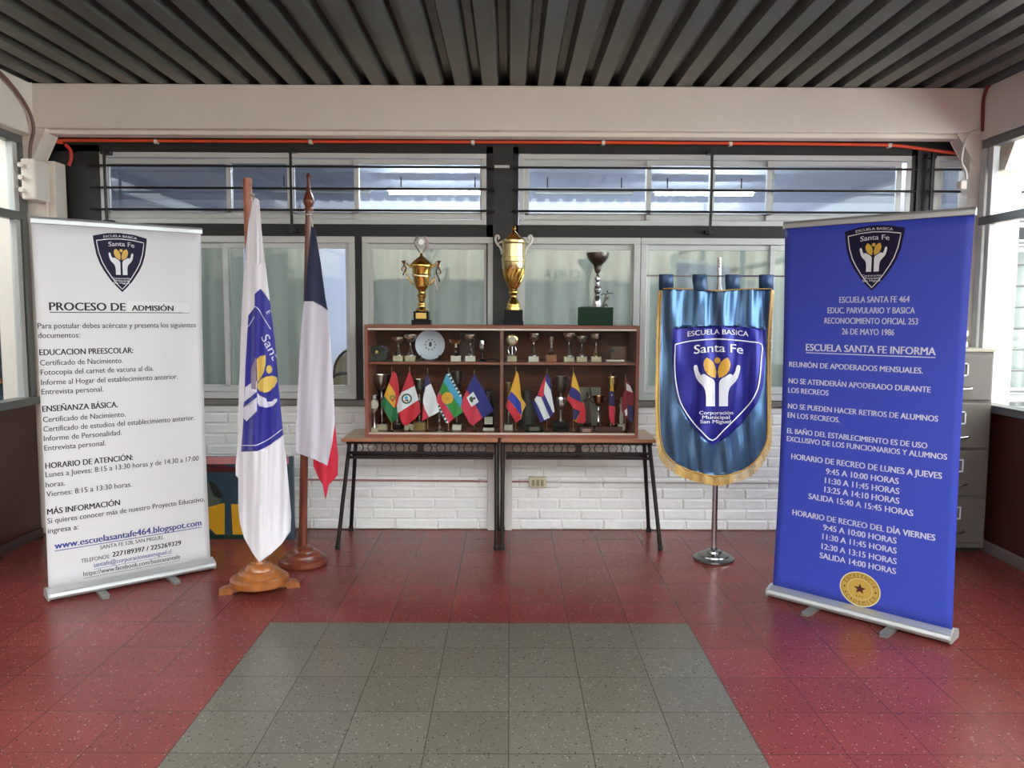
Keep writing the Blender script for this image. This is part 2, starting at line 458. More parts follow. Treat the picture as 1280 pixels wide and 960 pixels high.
# far side of the yard, seen as a reflection: fascia with the school lettering, posts, added wall
b = MB(); b.box(-6, 6, -4.75, -4.6, 2.22, 3.12)
for x in (-4.5, -1.6, 1.6, 4.5): b.box(x - .07, x + .07, -4.74, -4.62, 0, 2.22)
struct(b.build('trim_9', mat('cream_fascia', (196, 184, 158), .6)))
struct(MB().box(-12, 12, -7.2, -7, 0, 4.5).box(-12, 12, -7, -4.6, 3.12, 3.2).build('wall_yard', mat('sky_screen_paint', (200, 202, 200), .7, var=.3, scale=1.5)))  # added to keep bright sky out of the glass and bounce light back
sign = MB()
put_text(sign, 'ESCUELA', 1.62, .66, 2.25, .16, lambda u, v: Vector((u, -4.594, v)))
tag(sign.build('wall_lettering', mat('brown_letter_paint', (58, 36, 30), .6)), 'brown ESCUELA lettering on the cream fascia, seen mirrored in the window', 'sign')

# ------------------------------------------------------------------ window grilles
def grille(label, pxa, pxb, ys, uprights):
    Y = 5.60
    xa, xb = at(pxa, 230, Y).x, at(pxb, 230, Y).x
    g = thing('window_grille', label, 'window bars', ((xa + xb) / 2, Y, 2.17), group='black bars over the upper windows')
    for z in ys: MB().tube([(xa, Y, z), (xb, Y, z)], .008, 8).build('bar', black_steel, g, smooth=40)
    for px, z0, z1 in uprights:
        x = at(px, 230, Y).x
        m_ = MB().box(x - .008, x + .008, Y - .012, Y + .004, z0, z1)
        for z in (z0 + .02, z1 - .02): m_.box(x - .03, x + .03, Y, 5.662, z - .012, z + .012)
        m_.build('upright', black_steel, g)
    return g
zr = [at(370, y, 5.6).z for y in (208, 235.5, 262.5)]
grille('black steel bars across the upper window on the left of the post', 112, 618, zr, [(132, 2.15, 2.66), (364, 2.1, 2.68)])
grille('black steel bars across the upper window on the right of the post', 640, 1146, zr, [(889, 2.1, 2.68)])
grille('short black steel bars over the narrow upper window beside the right column', 1160, 1300, [z for z in zr], [(1164, 2.15, 2.66)])
g = thing('window_grille', 'grey bars over the curtained window outside the right-hand glass partition', 'window bars', (4.2, 5.6, .95))
for k in range(9): MB().tube([(3.46, 5.6, 1.02 + k * .148), (4.95, 5.6, 1.02 + k * .148)], .009, 8).build('bar', grey_alu, g, smooth=40)
for x in (3.48, 4.93):
    m_ = MB().box(x - .008, x + .008, 5.59, 5.612, .94, 2.24)
    for z in (.98, 2.2): m_.box(x - .02, x + .02, 5.6, 5.66, z - .012, z + .012)
    m_.build('upright', grey_alu, g)

# ------------------------------------------------------------------ curtains and lamps in the classroom
def curtain_mat(name, c):
    M = mat(name, c, .8); N, L = M.node_tree.nodes, M.node_tree.links
    t = N.new('ShaderNodeBsdfTranslucent'); t.inputs[0].default_value = lin(c)
    mx = N.new('ShaderNodeMixShader'); mx.inputs[0].default_value = .5
    L.new(N['Principled BSDF'].outputs[0], mx.inputs[1]); L.new(t.outputs[0], mx.inputs[2]); L.new(mx.outputs[0], N['Material Output'].inputs['Surface'])
    return M
cur = curtain_mat('grey_green_curtain', (206, 208, 200)); curw = curtain_mat('white_curtain', (238, 238, 234))
def curtain(label, x0, x1, m_, seed, z0=.75, z1=2.1, sway=0):
    rnd = random.Random(seed); ph = [rnd.random() * 6 for _ in range(4)]
    b = MB(); nx, nz = int((x1 - x0) / .012), 10
    vs = []
    for j in range(nz + 1):
        t = j / nz
        for i in range(nx + 1):
            x = x0 + (x1 - x0) * i / nx
            d = .022 * math.sin(x * 46 + ph[0] + 1.6 * math.sin(x * 5 + ph[1])) + .014 * math.sin(x * 23 + ph[2])
            vs.append((x + sway * (1 - t) ** 2 * ((x - x0) / (x1 - x0)), 5.84 + d * (.7 + .5 * (1 - t)), z0 + (z1 - z0) * t))
    b.add(vs, [(j * (nx + 1) + i, j * (nx + 1) + i + 1, (j + 1) * (nx + 1) + i + 1, (j + 1) * (nx + 1) + i) for j in range(nz) for i in range(nx)])
    o = b.build('curtain', m_, None, smooth=80, solid=.002)
    return tag(o, label, 'curtain', None)
curtain('grey green curtain behind the lower window beside the white roll-up banner', -2.8, -1.93, cur, 1)
curtain('grey green curtain swept aside behind the window between the two tall flags', -1.9, -1.38, cur, 2, sway=.14)
curtain('grey green curtain behind the window left of the gold lidded trophies', -1.0, -.13, cur, 3)
curtain('pale curtain behind the window pane above the right half of the trophy case', .06, .9, cur, 4)
curtain('pale curtain behind the window at the satin pennant', .98, 2.65, cur, 5)
curtain('white curtain outside the right partition behind grey horizontal bars', 3.52, 4.88, curw, 6)
tube_m = mat('lit_tube', (235, 242, 255), .4, emit=27)
housing = mat('lamp_housing', (190, 190, 190), .5)
def ceiling_lamp(x, y, label, lit=True):
    t = thing('ceiling_light', label, 'light', (x, y, 3.2), group='tube lights of the classroom')
    MB().box(x - .62, x + .62, y - .05, y + .05, 3.03, 3.07).build('housing', housing, t, bevel=.006)
    for sg in (-1, 1): MB().tube([(x + sg * .45, y, 3.05), (x + sg * .45, y, 3.2)], .008).build('hanger', black_steel, t)
    MB().tube([(x - .59, y, 3.01), (x + .59, y, 3.01)], .018, 10).build('tube', tube_m if lit else housing, t, smooth=40)
ceiling_lamp(-.88, 9.9, 'lit tube light seen through the upper window left of the post')
ceiling_lamp(2.36, 9.9, 'lit tube light seen through the upper window right of the post')
ceiling_lamp(-.9, 7.2, 'unseen tube light added to brighten the classroom, nearer the left window')  # this lamp and the next two are out of view, added as classroom fill
ceiling_lamp(.7, 7.2, 'unseen tube light added to brighten the classroom, nearer the middle post')
ceiling_lamp(2.4, 7.2, 'unseen tube light added to brighten the classroom, nearer the right window')
ceiling_lamp(.9, 9.9, 'unlit tube light left of the lit tube in the right upper window', False)
ceiling_lamp(-2.3, 9.9, 'unlit tube light left of the lit tube in the left upper window', False)

def school_chair(x, y, zs, label):
    t = thing('school_chair', label, 'chair', (x, y, 0), group='chairs in the dark classroom')
    cream = mat('chair_laminate', (150, 138, 106), .4)
    MB().box(x - .18, x + .18, y - .18, y + .18, zs, zs + .018).build('seat', cream, t, bevel=.006)
    MB().prism(arc(x, zs + .36, .17, 0, 180, 14, .17) + arc(x, zs + .33, .17, 180, 360, 14, .06), y - .19, y - .175).build('backrest', cream, t)
    f = MB().tube([(x - .18, y - .17, 0), (x - .18, y - .172, zs + .3)] + [(a, y - .172, c) for a, c in arc(x, zs + .36, .18, 180, 0, 14, .19)] + [(x + .18, y - .172, zs + .3), (x + .18, y - .17, 0)], .012)
    f.build('frame', black_steel, t, smooth=50)
    for sx in (-1, 1): MB().tube([(x + sx * .17, y + .17, 0), (x + sx * .17, y + .17, zs)], .012).build('leg', black_steel, t, smooth=50)
school_chair(-1.24, 6.15, .55, 'nearer beige chair back with black rim, seen through the window by the dark flag pole')
school_chair(-1.22, 6.55, .72, 'farther beige chair back seen through the window by the dark flag pole')

# ------------------------------------------------------------------ cables, conduit, boxes
Yc = 5.632
pts = [at(px, py, Yc) for px, py in ((78, 178), (83, 175.5), (300, 176.5), (640, 177.5), (900, 179), (1060, 180.5), (1120, 182), (1165, 188), (1200, 192))]
c = thing('orange_conduit', 'orange plastic conduit running along under the white beam', 'conduit', pts[3])
MB().tube(smooth_curve(pts, 4), .0115, 10).build('pipe', mat('orange_plastic', (226, 82, 40), .4), c, smooth=50)
cl = mat('white_plastic', (222, 218, 205), .4)
for px, py in ((195, 177), (388, 177.5), (591, 178), (754, 178.5), (913, 180), (1112, 182)):
    q = at(px, py, Yc); MB().box(q.x - .012, q.x + .012, q.y - .014, 5.66, q.z - .014, q.z + .014).build('clip', cl, c, bevel=.003)
red_cable = mat('red_conduit', (206, 58, 52), .4)
pts = [at(px, py, Y_) for px, py, Y_ in ((82, 181, 5.632), (88, 188, 5.632), (89, 198, 5.632), (86, 207, 5.632))]
tag(MB().tube(smooth_curve(pts), .012).build('red_hose', red_cable, smooth=50), 'short red hose curling down behind the left haunch', 'cable')
br = mat('brown_cable', (120, 88, 80), .5)
pts = [Vector((-3.14, y, z)) for y, z in ((3.6, 3.075), (4.6, 3.07), (5.0, 3.03), (5.2, 2.96), (5.35, 2.86), (5.40, 2.75), (5.41, 2.65), (5.41, 2.555))]
pts[-2].x = -3.17; pts[-1].x = -3.18
tag(MB().tube(smooth_curve(pts), .011).build('cable', br, smooth=50), 'brown cable curving down the left corner to the junction box', 'cable')
t = thing('junction_box', 'grey painted junction box on the left column above the white banner', 'electrical box', (-3.14, 5.41, 2.25))
MB().box(-3.195, -3.10, 5.325, 5.499, 2.28, 2.545).build('box', white_paint, t, bevel=.012)
for z in (2.34, 2.42, 2.5): MB().tube([(-3.185, 5.325, z), (-3.185, 5.30, z)], .016, 10).build('gland', white_paint, t, smooth=40)
MB().tube([(-3.2, 5.38, 2.36), (-3.215, 5.36, 2.32), (-3.2, 5.34, 2.30), (-3.17, 5.335, 2.30)], .01).build('elbow', br, t, smooth=50)
MB().tube([(-3.12, 5.48, 2.29), (-3.12, 5.49, 2.05)], .009).build('outlet_pipe', white_paint, t, smooth=50)
rc = mat('dark_red_cable', (128, 40, 38), .5)
pts = [Vector((3.132, y, z)) for y, z in ((3.5, 3.07), (5.2, 3.07), (5.38, 3.05), (5.435, 2.98), (5.436, 2.86), (5.43, 2.77))]
tag(MB().tube(smooth_curve(pts), .010).build('cable', rc, smooth=50), 'dark red cable along the top of the right-hand beam', 'cable')
pts = [at(px, py, 5.44) for px, py in ((1226, 162), (1214, 166), (1207, 175), (1203, 190), (1202, 203), (1207, 214), (1208, 224))]
t = thing('cable_drop', 'white cable hanging from the beam to a small box at the right column', 'cable', pts[0])
MB().tube(smooth_curve(pts), .009).build('wire', cl, t, smooth=50)
q = at(1204, 231, 5.44); MB().box(q.x - .022, q.x + .022, 5.43, 5.49, q.z - .03, q.z + .03).build('box', white_paint, t, bevel=.008)
q = at(628, 208, 5.638)
tag(MB().box(q.x - .055, q.x + .05, 5.636, 5.64, q.z - .01, q.z + .008).build('tape_strip', mat('white_tape', (205, 202, 194), .5)), 'strip of white tape across the black post between the upper windows', 'tape')
q = at(672, 602, 5.64)
t = thing('power_outlet', 'cream triple power outlet on the brick wall behind the desks', 'outlet', q)
MB().box(q.x - .062, q.x + .062, 5.60, 5.66, q.z - .035, q.z + .035).build('box', mat('cream_plastic', (206, 198, 170), .4), t, bevel=.006)
for dx in (-.032, 0, .032): MB().box(q.x + dx - .010, q.x + dx + .010, 5.594, 5.602, q.z - .022, q.z + .022).build('socket', mat('socket_plastic', (150, 140, 110), .4), t, bevel=.003)
t = thing('wall_conduit', 'thin pipe running along the brick wall through the outlet', 'conduit', (q.x, 5.64, q.z))
MB().tube([(-1.5, 5.635, q.z + .01), (q.x - .06, 5.635, q.z)], .007).build('pipe', mat('pink_pipe', (170, 120, 116), .5), t, smooth=50)
MB().tube([(q.x + .06, 5.635, q.z), (2.6, 5.635, q.z)], .007).build('pipe', mat('white_pipe', (196, 194, 190), .5), t, smooth=50)

# mural with scrolls outside the left partition
t = thing('painted_mural', 'dark teal mural with orange scrolls outside the left glass', 'mural', (-3.75, 5.6, 1.0))
MB().box(-4.3, -3.5, 5.56, 5.6, .3, 2.05).build('panel', mat('teal_mural', (24, 52, 58), .6, var=.3), t)
MB().box(-4.3, -3.5, 5.56, 5.6, 2.052, 2.3).build('tan_band', mat('tan_paint', (150, 110, 70), .6), t)
sc = MB()
for cx, cz, rr, s0 in ((-3.62, 1.9, .13, 200), (-3.64, 1.55, .12, 90), (-3.66, 1.25, .14, 100), (-3.9, 1.6, .16, 60)):
    sc.tube([(cx + rr * (1 - i / 34) * math.cos(math.radians(s0 + i * 14)), 5.552, cz + rr * (1 - i / 34) * math.sin(math.radians(s0 + i * 14))) for i in range(30)], .011, 6)
sc.tube(smooth_curve([(-3.54, 5.552, 1.05), (-3.6, 5.552, 1.3), (-3.57, 5.552, 1.55), (-3.55, 5.552, 1.8)]), .012, 6)
sc.build('scroll', mat('orange_scroll', (176, 112, 54), .5), t, smooth=50)

# ------------------------------------------------------------------ filing cabinet
t = thing('filing_cabinet', 'grey brown four-drawer steel filing cabinet in the right corner', 'cabinet', (2.89, 5.4, 0))
fm = mat('taupe_enamel', (100, 92, 84), .4, var=.06)
MB().box(2.655, 3.115, 5.13, 5.60, .03, 1.318).build('body', fm, t, bevel=.005)
MB().box(2.68, 3.09, 5.16, 5.58, 0, .03).build('plinth', black_steel, t)
MB().box(2.65, 3.12, 5.118, 5.605, 1.318, 1.338).build('top', mat('cabinet_top', (170, 162, 140), .4), t, bevel=.004)
for k in range(4):
    z0 = .07 + k * .312
    d = MB().box(2.675, 3.097, 5.108, 5.13, z0, z0 + .295).build('drawer', fm, t, bevel=.006)
    cx_ = 2.886; zc = z0 + .2
    h = MB(); hw, hh = .052, .042
    for a in ((-hw, hw, hh - .008, hh), (-hw, hw, -hh, -hh + .008), (-hw, -hw + .008, -hh, hh), (hw - .008, hw, -hh, hh)): h.box(cx_ + a[0], cx_ + a[1], 5.100, 5.109, zc + a[2], zc + a[3])
    h.build('label_holder', mat('white_metal', (220, 220, 216), .35), d)
    MB().tube(smooth_curve([(cx_ - .075, 5.108, z0 + .085), (cx_ - .065, 5.082, z0 + .08), (cx_, 5.076, z0 + .074), (cx_ + .065, 5.082, z0 + .08), (cx_ + .075, 5.108, z0 + .085)]), .007).build('handle', chrome, d, smooth=50)
    MB().box(cx_ - .008, cx_ + .008, 5.103, 5.109, z0 + .03, z0 + .046).build('latch', chrome, d)
t = thing('document_tray', 'white wire tray of papers on the filing cabinet, at the blue banner edge', 'tray', (2.85, 5.35, 1.338))
wp = mat('white_plastic_tray', (235, 235, 232), .4)
for i, z in enumerate((1.338, 1.41)):
    q = MB(); q.box(2.68, 2.98, 5.2, 5.5, z, z + .006); q.box(2.68, 2.98, 5.49, 5.5, z, z + .04); q.box(2.68, 2.69, 5.2, 5.5, z, z + .04); q.box(2.97, 2.98, 5.2, 5.5, z, z + .04)
    q.build('tier', wp, t)
q = MB()
for x in (2.684, 2.976):
    for y in (5.22, 5.48): q.box(x - .004, x + .004, y - .004, y + .004, 1.378, 1.41)
q.build('upright', black_steel, t)
MB().box(2.70, 2.96, 5.21, 5.47, 1.344, 1.366).build('papers', mat('paper', (228, 228, 224), .7), t)
p = MB()
for i in range(6): p.tube([(2.90 + i * .012, 5.215, 1.418), (2.885 + i * .012, 5.2, 1.475 - i * .004)], .003, 6)
p.build('wire', black_steel, t)
MB().box(2.70, 2.95, 5.22, 5.47, 1.416, 1.424).build('papers', MATS['paper'], t)
MB().tube([(2.955, 5.3, 1.42), (2.93, 5.28, 1.52)], .006).build('pen', black_steel, t)

# ------------------------------------------------------------------ painted chest behind the flags
t = thing('painted_screen', 'low painted wooden screen behind the white flag, with pink top band and yellow shapes', 'screen', (-1.9, 5.44, 0))
teal = mat('teal_paint', (42, 66, 80), .45, var=.15)
YP = 5.38
fx = lambda px, py: (at(px, py, YP).x, at(px, py, YP).z)
x0, x1 = -2.3, fx(362, 620)[0]; zt = fx(280, 571)[1]
MB().box(x0, x1, YP, 5.41, 0.0, zt).build('board', teal, t, bevel=.003)
MB().box(x1, x1 + .025, YP - .003, 5.414, 0.0, zt + .002).build('edge_strip', mat('slate_paint', (58, 76, 92), .45), t)
MB().box(x0 + .1, x0 + .14, 5.41, 5.58, 0.0, .3).box(x1 - .14, x1 - .10, 5.41, 5.58, 0, .3).build('support', teal, t)
F = lambda y: (lambda u, v: Vector((u, y, v)))
def painted(name, pl, m_, y): MB().poly([fx(*p) for p in pl], F(YP - .0015 - (5.2 - y) * .1)).build(name, m_, t)
q = [(238, 570.9), (362, 570.9), (362, 580), (238, 580)]
painted('pink_band', q, mat('pink_paint', (206, 130, 130), .5), 5.187)
painted('dark_red_wave', [(244, 590), (244, 584), (262, 581), (268, 580.5), (271, 583), (275, 580), (284, 582), (292, 583.5), (356, 581), (356, 590)], mat('maroon_paint', (78, 12, 22), .5), 5.185)
g_ = mat('yellow_paint', (214, 160, 24), .5, var=.1)
painted('yellow_patch', [(260, 634), (278, 629), (281, 629), (281, 668), (270, 668), (263, 661), (256, 655), (252, 640)], g_, 5.196)
painted('yellow_patch', [(289, 630), (356, 630), (356, 668), (291, 668)], g_, 5.196)
painted('green_band', [(240, 690), (240, 664), (262, 664), (270, 669), (357, 669), (357, 690)], mat('dark_green_paint', (14, 48, 34), .5), 5.197)
painted('dark_leaf', [(261, 601), (268, 604), (275, 613), (278, 620), (275, 623), (268, 620), (262, 606)], mat('dark_leaf_paint', (24, 30, 26), .5), 5.196)
painted('grey_leaf', [(256, 600), (261, 603), (266, 619), (277, 624), (274, 630), (260, 634), (254, 620)], mat('sage_paint', (78, 92, 78), .5), 5.197)

# ------------------------------------------------------------------ school desks
lam = wood('desk_laminate', (204, 176, 140), (190, 160, 124), .35)
edge_w = mat('desk_edge', (172, 112, 76), .45)
def desk(xc, label, split=False):
    t = thing('school_desk', label, 'desk', (xc, 5.38, 0), group='school desks under the trophy case')
    w2 = .508
    MB().box(xc - w2, xc + w2, 5.165, 5.615, .716, .735).build('tabletop', lam, t, bevel=.004)
    MB().box(xc - w2 - .002, xc + w2 + .002, 5.158, 5.165,   .714, .7345).build('edge_band', edge_w, t, bevel=.002)
    for sx in (-1, 1):
        xt, xb = xc + sx * (w2 - (.03 if sx * xc > 0 and abs(xc) > .5 or sx > 0 and xc > 0 else .010)), xc + sx * (w2 + (.035 if sx * xc > 0 and abs(xc) > .5 or sx > 0 and xc > 0 else -.006))
        for yt, yb in ((5.28, 5.155), (5.50, 5.60)):
            l = MB().tube([(xt, yt, .70), (xb, yb, .012)], .0135, 10).build('leg', brown_steel, t, smooth=50)
            MB().tube([(xb - sx * .001, yb, .03), (xb, yb, 0)], .017, 10).build('foot', black_steel, l, smooth=50)
    f = MB()
    for y in (5.22, 5.56): f.box(xc - w2 + .02, xc + w2 - .02, y - .012, y + .012, .692, .716)
    for sx in (-1, 1): f.box(xc + sx * (w2 - .03) - .012, xc + sx * (w2 - .03) + .012, 5.22, 5.56, .688, .714)
    f.box(xc - .018, xc + .018, 5.208, 5.24, .61, .70)
    f.build('frame', brown_steel, t, bevel=.002)
    r = MB()
    for y, z in ((5.21, .634), (5.21, .602), (5.36, .596), (5.5, .582)): r.tube([(xc - w2 + .03, y, z), (xc + w2 - .03, y, z)], .010, 8)
    for k in range(14): r.tube([(xc - w2 + .06 + k * .069, 5.21, .600), (xc - w2 + .06 + k * .069, 5.5, .58)], .004, 6)
    r.build('book_rack', brown_steel, t, smooth=50)
    v = MB()
    for k in range(10):
        cx_ = xc - .405 + k * .090
        if abs(cx_ - xc) < .02: continue
        v.tube([(a, 5.205, z) for a, z in arc(cx_ , .668, .030, -50, 230, 16)], .0035, 6)
    v.build('wire_loop', brown_steel, t, smooth=50)
    return t
desk(-.585, 'left school desk of the pair under the trophy case, by the tricolour flag')
desk(.455, 'right school desk of the pair under the trophy case, by the pennant')

# ------------------------------------------------------------------ display case
t = thing('display_case', 'wooden trophy case with glass front standing on the two school desks', 'cabinet', (-.05, 5.4, .735))
cwod = wood('mahogany_veneer', (112, 56, 30), (82, 38, 20), .45, (2, 25, 25), 0)
cwod.node_tree.nodes['Principled BSDF'].inputs['Specular IOR Level'].default_value = .15
edg = mat('case_edge', (142, 80, 60), .4, var=.1)
X0, X1, Z0, Z1, YF, YB = -.945, .845, .735, 1.474, 5.2, 5.56
MB().box(X0, X1, YF, YB, Z1 - .02, Z1).build('top', edg, t, bevel=.002)
MB().box(X0, X1, YF, YB, Z0, Z0 + .022).build('bottom', edg, t, bevel=.002)
for a in (X0, X1 - .022): MB().box(a, a + .022, YF, YB, Z0 + .022, Z1 - .02).build('side', edg, t, bevel=.002)
MB().box(X0 + .022, X1 - .022, YB - .012, YB, Z0 + .022, Z1 - .02).build('back', cwod, t)
SH = 1.232
XD = at(627, 450, 5.22).x
MB().box(XD - .01, XD + .01, YF + .02, YB - .012, Z0 + .022, Z1 - .02).build('divider', edg, t, bevel=.002)
for a, c in ((X0 + .022, XD - .01), (XD + .01, X1 - .022)): MB().box(a, c, YF + .03, YB - .012, SH - .016, SH).build('shelf', edg, t, bevel=.002)
rail_m = mat('rail_metal', (214, 200, 188), .3, metal=.4)
for z in (Z1 - .034, Z0 + .022): MB().box(X0 + .022, X1 - .022, YF + .001, YF + .02, z, z + .013).build('sliding_rail', rail_m, t, bevel=.002)
for a, c, y in ((X0 + .023, XD + .05, YF + .005), (XD - .05, X1 - .023, YF + .012)):
    d = MB().box(a, c, y, y + .004, Z0 + .034, Z1 - .033).build('glass_door', case_glass, t)
CF = Z0 + .022          # case floor

# ------------------------------------------------------------------ trophies
def trophy(name, label, px, Y, z, parts, group=None, cat='trophy', rz=0):
    """parts: list of (part name, material, profile in metres from the foot | mesh builder)"""
    x = at(px, 450, Y).x
    t = thing(name, label, cat, (x, Y, z), rz, group)
    for nm, m_, q in parts:
        b = q if isinstance(q, MB) else MB().lathe(q, (0, 0, 0))
        b.build(nm, m_, t, smooth=38, world=False)
    return t
def bx(w_, d, z0, z1, x=0, y=0): return MB().box(x - w_ / 2, x + w_ / 2, y - d / 2, y + d / 2, z0, z1)
def S_(prof, k, z0): return [(r * k, (z0 - y) * k) for r, y in prof]      # profile read in units of the photograph, turned into metres
def handle_pair(pts, r, k, z0, cx):
    b = []
    for sg in (-1, 1): b.append(MB().tube(smooth_curve([(sg * abs(x - cx) * k, 0, (z0 - y) * k) for x, y in pts], 5), r, 8))
    return b
TOP = Z1
# tall gold lidded cup, left
k = .000832
P = [
 ('base', black_gloss, bx(150 * k, 130 * k, 0, 38 * k).box(-60 * k, 60 * k, -52 * k, 52 * k, 38 * k, 106 * k)),
 ('stem', gold, S_([(50, 700), (52, 690), (40, 680), (30, 668), (28, 650), (32, 640), (30, 630), (22, 618), (26, 600), (30, 590), (36, 578), (38, 570), (30, 562), (26, 552), (30, 535), (44, 515), (48, 508)], k, 805)),
 ('bowl', gold, S_([(48, 508), (52, 500), (54, 490), (62, 460), (68, 430), (72, 400), (77, 360), (80, 350), (90, 345), (92, 335), (90, 328)], k, 805)),
 ('lid', mat('bronze_gold', (170, 120, 52), .22, metal=1), S_([(90, 328), (78, 315), (60, 297), (40, 280), (24, 266), (14, 262), (12, 250), (10, 240), (5, 236)], k, 805)),
 ('band', silver_gold, MB().lathe(S_([(73, 425), (76, 423), (76, 405), (74, 402)], k, 805)))]
t1 = trophy('trophy_cup', 'gold lidded trophy cup with silver wreath and ribbons, leftmost on top of the case', 527.5, 5.36, TOP, P)
for h in handle_pair([(215, 352), (190, 330), (168, 318), (155, 335), (165, 365), (185, 420), (215, 470), (238, 488)], .006, k, 805, 297): h.build('handle', gold, t1, smooth=50, world=False)
wr = MB()
for sg in (-1, 1):
    c_ = [(sg * (8 + 38 * math.sin(math.radians(a))) * k, 0, (805 - 240 + (a / 150) * 128) * k) for a in range(5, 155, 12)]
    wr.tube(smooth_curve(c_, 3), .004, 6)
    for i, p in enumerate(c_[1:]): wr.tube([p, (p[0] + sg * .010, -.004, p[2] + .013)], [.005, .001], 6); wr.tube([p, (p[0] - sg * .008, -.004, p[2] + .012)], [.004, .001], 6)
wr.build('wreath', chrome, t1, smooth=50, world=False)
MB().lathe([(.001, -.003), (.018, -.003), (.018, .003), (.001, .003)], (0, 0, (805 - 150) * k), axis='y').build('medal', steel, t1, smooth=40, world=False)
bx(84 * k, .004, 48 * k, 94 * k, 0, -53 * k).build('plate', mat('brass_plate', (205, 170, 96), .3, metal=.8), t1, world=False)
rib = [mat('white_ribbon', (225, 215, 215), .5), mat('blue_ribbon', (50, 40, 78), .5), mat('red_ribbon', (120, 52, 50), .5)]
for sg in (-1, 1):
    for i in range(3):
        x0_ = sg * (120 + i * 12) * k; b = MB()
        L = (225 - i * 60) if sg > 0 else (150 - i * 35)
        pts = [(x0_ + sg * .010 * math.sin(j * .9 + i), -.012 - .004 * i, (805 - 300 - L * j / 8) * k) for j in range(9)]
        b.add([(p[0] - .0045, p[1], p[2]) for p in pts] + [(p[0] + .0045, p[1] - .003, p[2]) for p in pts], [(j, j + 1, 10 + j, 9 + j) for j in range(8)])
        b.tube([(sg * 135 * k, 0, (805 - 318) * k), (x0_, -.012 - .004 * i, (805 - 300) * k)], .004, 6)
        b.build('ribbon', rib[i], t1, solid=.001, smooth=60, world=False)
# tall gold cup with white handles, centre
P = [
 ('base', mat('dark_blue_marble', (12, 14, 18), .15, spec=.3), bx(160 * k, 140 * k, 0, 32 * k).box(-74 * k, 74 * k, -66 * k, 66 * k, 32 * k, 122 * k)),
 ('stem', gold, S_([(60, 683), (58, 660), (52, 655), (52, 635), (44, 620), (36, 600), (26, 590), (22, 575), (28, 560), (38, 548), (38, 538), (30, 530), (34, 512), (40, 505)], k, 805)),
 ('bowl', silver_gold, S_([(88, 362), (92, 350), (93, 305), (98, 300), (98, 270), (93, 266), (92, 230), (92, 165), (97, 160), (99, 148), (98, 135), (92, 130)], k, 805)),
 ('lid', mat('bronze_gold_2', (176, 128, 58), .2, metal=1), S_([(92, 130), (80, 118), (60, 105), (42, 88), (24, 68), (16, 64), (12, 58), (17, 48), (18, 40), (14, 28), (8, 22), (6, 15), (2, 12)], k, 805))]
t2 = trophy('trophy_cup', 'tallest gold lidded trophy cup with white handles, middle one on top of the case', 641.5, 5.36, TOP, P)
b = MB(); n = 72; rows = []
for r, y in ((40, 505), (52, 480), (68, 440), (82, 400), (88, 362)): rows.append([((r + (3.4 if j % 6 < 3 else -1.5)) * k * math.cos(2 * PI * (j + (505 - y) * .045) / n), (r + (3.4 if j % 6 < 3 else -1.5)) * k * math.sin(2 * PI * (j + (505 - y) * .045) / n), (805 - y) * k) for j in range(n)])
b.add([p for r in rows for p in r], [(i * n + j, i * n + (j + 1) % n, (i + 1) * n + (j + 1) % n, (i + 1) * n + j) for i in range(4) for j in range(n)])
b.build('fluted_bowl', gold, t2, smooth=30, world=False)
white_enamel = mat('white_enamel', (236, 234, 226), .2, coat=.5)
for h in handle_pair([(942, 245), (938, 215), (925, 185), (905, 165), (890, 130), (893, 102), (908, 96), (918, 112), (910, 124)], .0075, k, 805, 1035): h.build('handle', white_enamel, t2, smooth=50, world=False)
for h in handle_pair([(905, 165), (925, 150), (942, 140)], .005, k, 805, 1035): h.build('handle', white_enamel, t2, smooth=50, world=False)
# grey bowl trophy on green block
k2 = 1 / 8.73 * 5.36 / 1000
P = [
 ('bowl', pewter, S_([(8, 378), (18, 372), (32, 350), (38, 325), (42, 300), (50, 280), (68, 262), (90, 240), (108, 215), (120, 185), (125, 152), (120, 152), (112, 190), (92, 225), (60, 250), (10, 262)], k2, 935)),
 ('stem', chrome, S_([(46, 740), (48, 700), (42, 660), (34, 630), (22, 608), (14, 600), (20, 590), (38, 575), (26, 568), (42, 550), (42, 540), (30, 530), (38, 515), (20, 500), (24, 470), (16, 452), (34, 435), (34, 425), (14, 415), (20, 400), (10, 390), (8, 376)], k2, 935)),
 ('block', mat('green_block', (4, 50, 28), .45, spec=.2), bx(372 * k2, 300 * k2, 0, 195 * k2, -20 * k2))]
t3 = trophy('trophy_cup', 'dark grey bowl trophy with player figure on a green block, on the case', 745.5, 5.37, TOP, P, rz=math.radians(-4))
fig = MB()
fig.tube(smooth_curve([(45 * k2, -.02, 200 * k2), (70 * k2, -.02, 245 * k2), (90 * k2, -.02, 300 * k2), (100 * k2, -.02, 345 * k2)]), [.006] * 18 + [.005], 8)
fig.lathe([(.0005, -.007), (.006, -.004), (.007, 0), (.006, .004), (.0005, .007)], (106 * k2, -.02, 366 * k2), 12)
fig.tube([(95 * k2, -.02, 335 * k2), (60 * k2, -.025, 345 * k2), (40 * k2, -.025, 325 * k2)], .0035, 6)
fig.tube([(95 * k2, -.02, 335 * k2), (130 * k2, -.02, 350 * k2), (165 * k2, -.02, 345 * k2)], .0035, 6)
fig.tube([(62 * k2, -.02, 240 * k2), (95 * k2, -.02, 285 * k2), (120 * k2, -.02, 300 * k2)], .0045, 6)
fig.build('player_figure', pewter, t3, smooth=50, world=False)
fig = MB(); fig.tube(smooth_curve([(60 * k2, -.045, 196 * k2), (90 * k2, -.045, 225 * k2), (110 * k2, -.045, 205 * k2)]), .0055, 8)
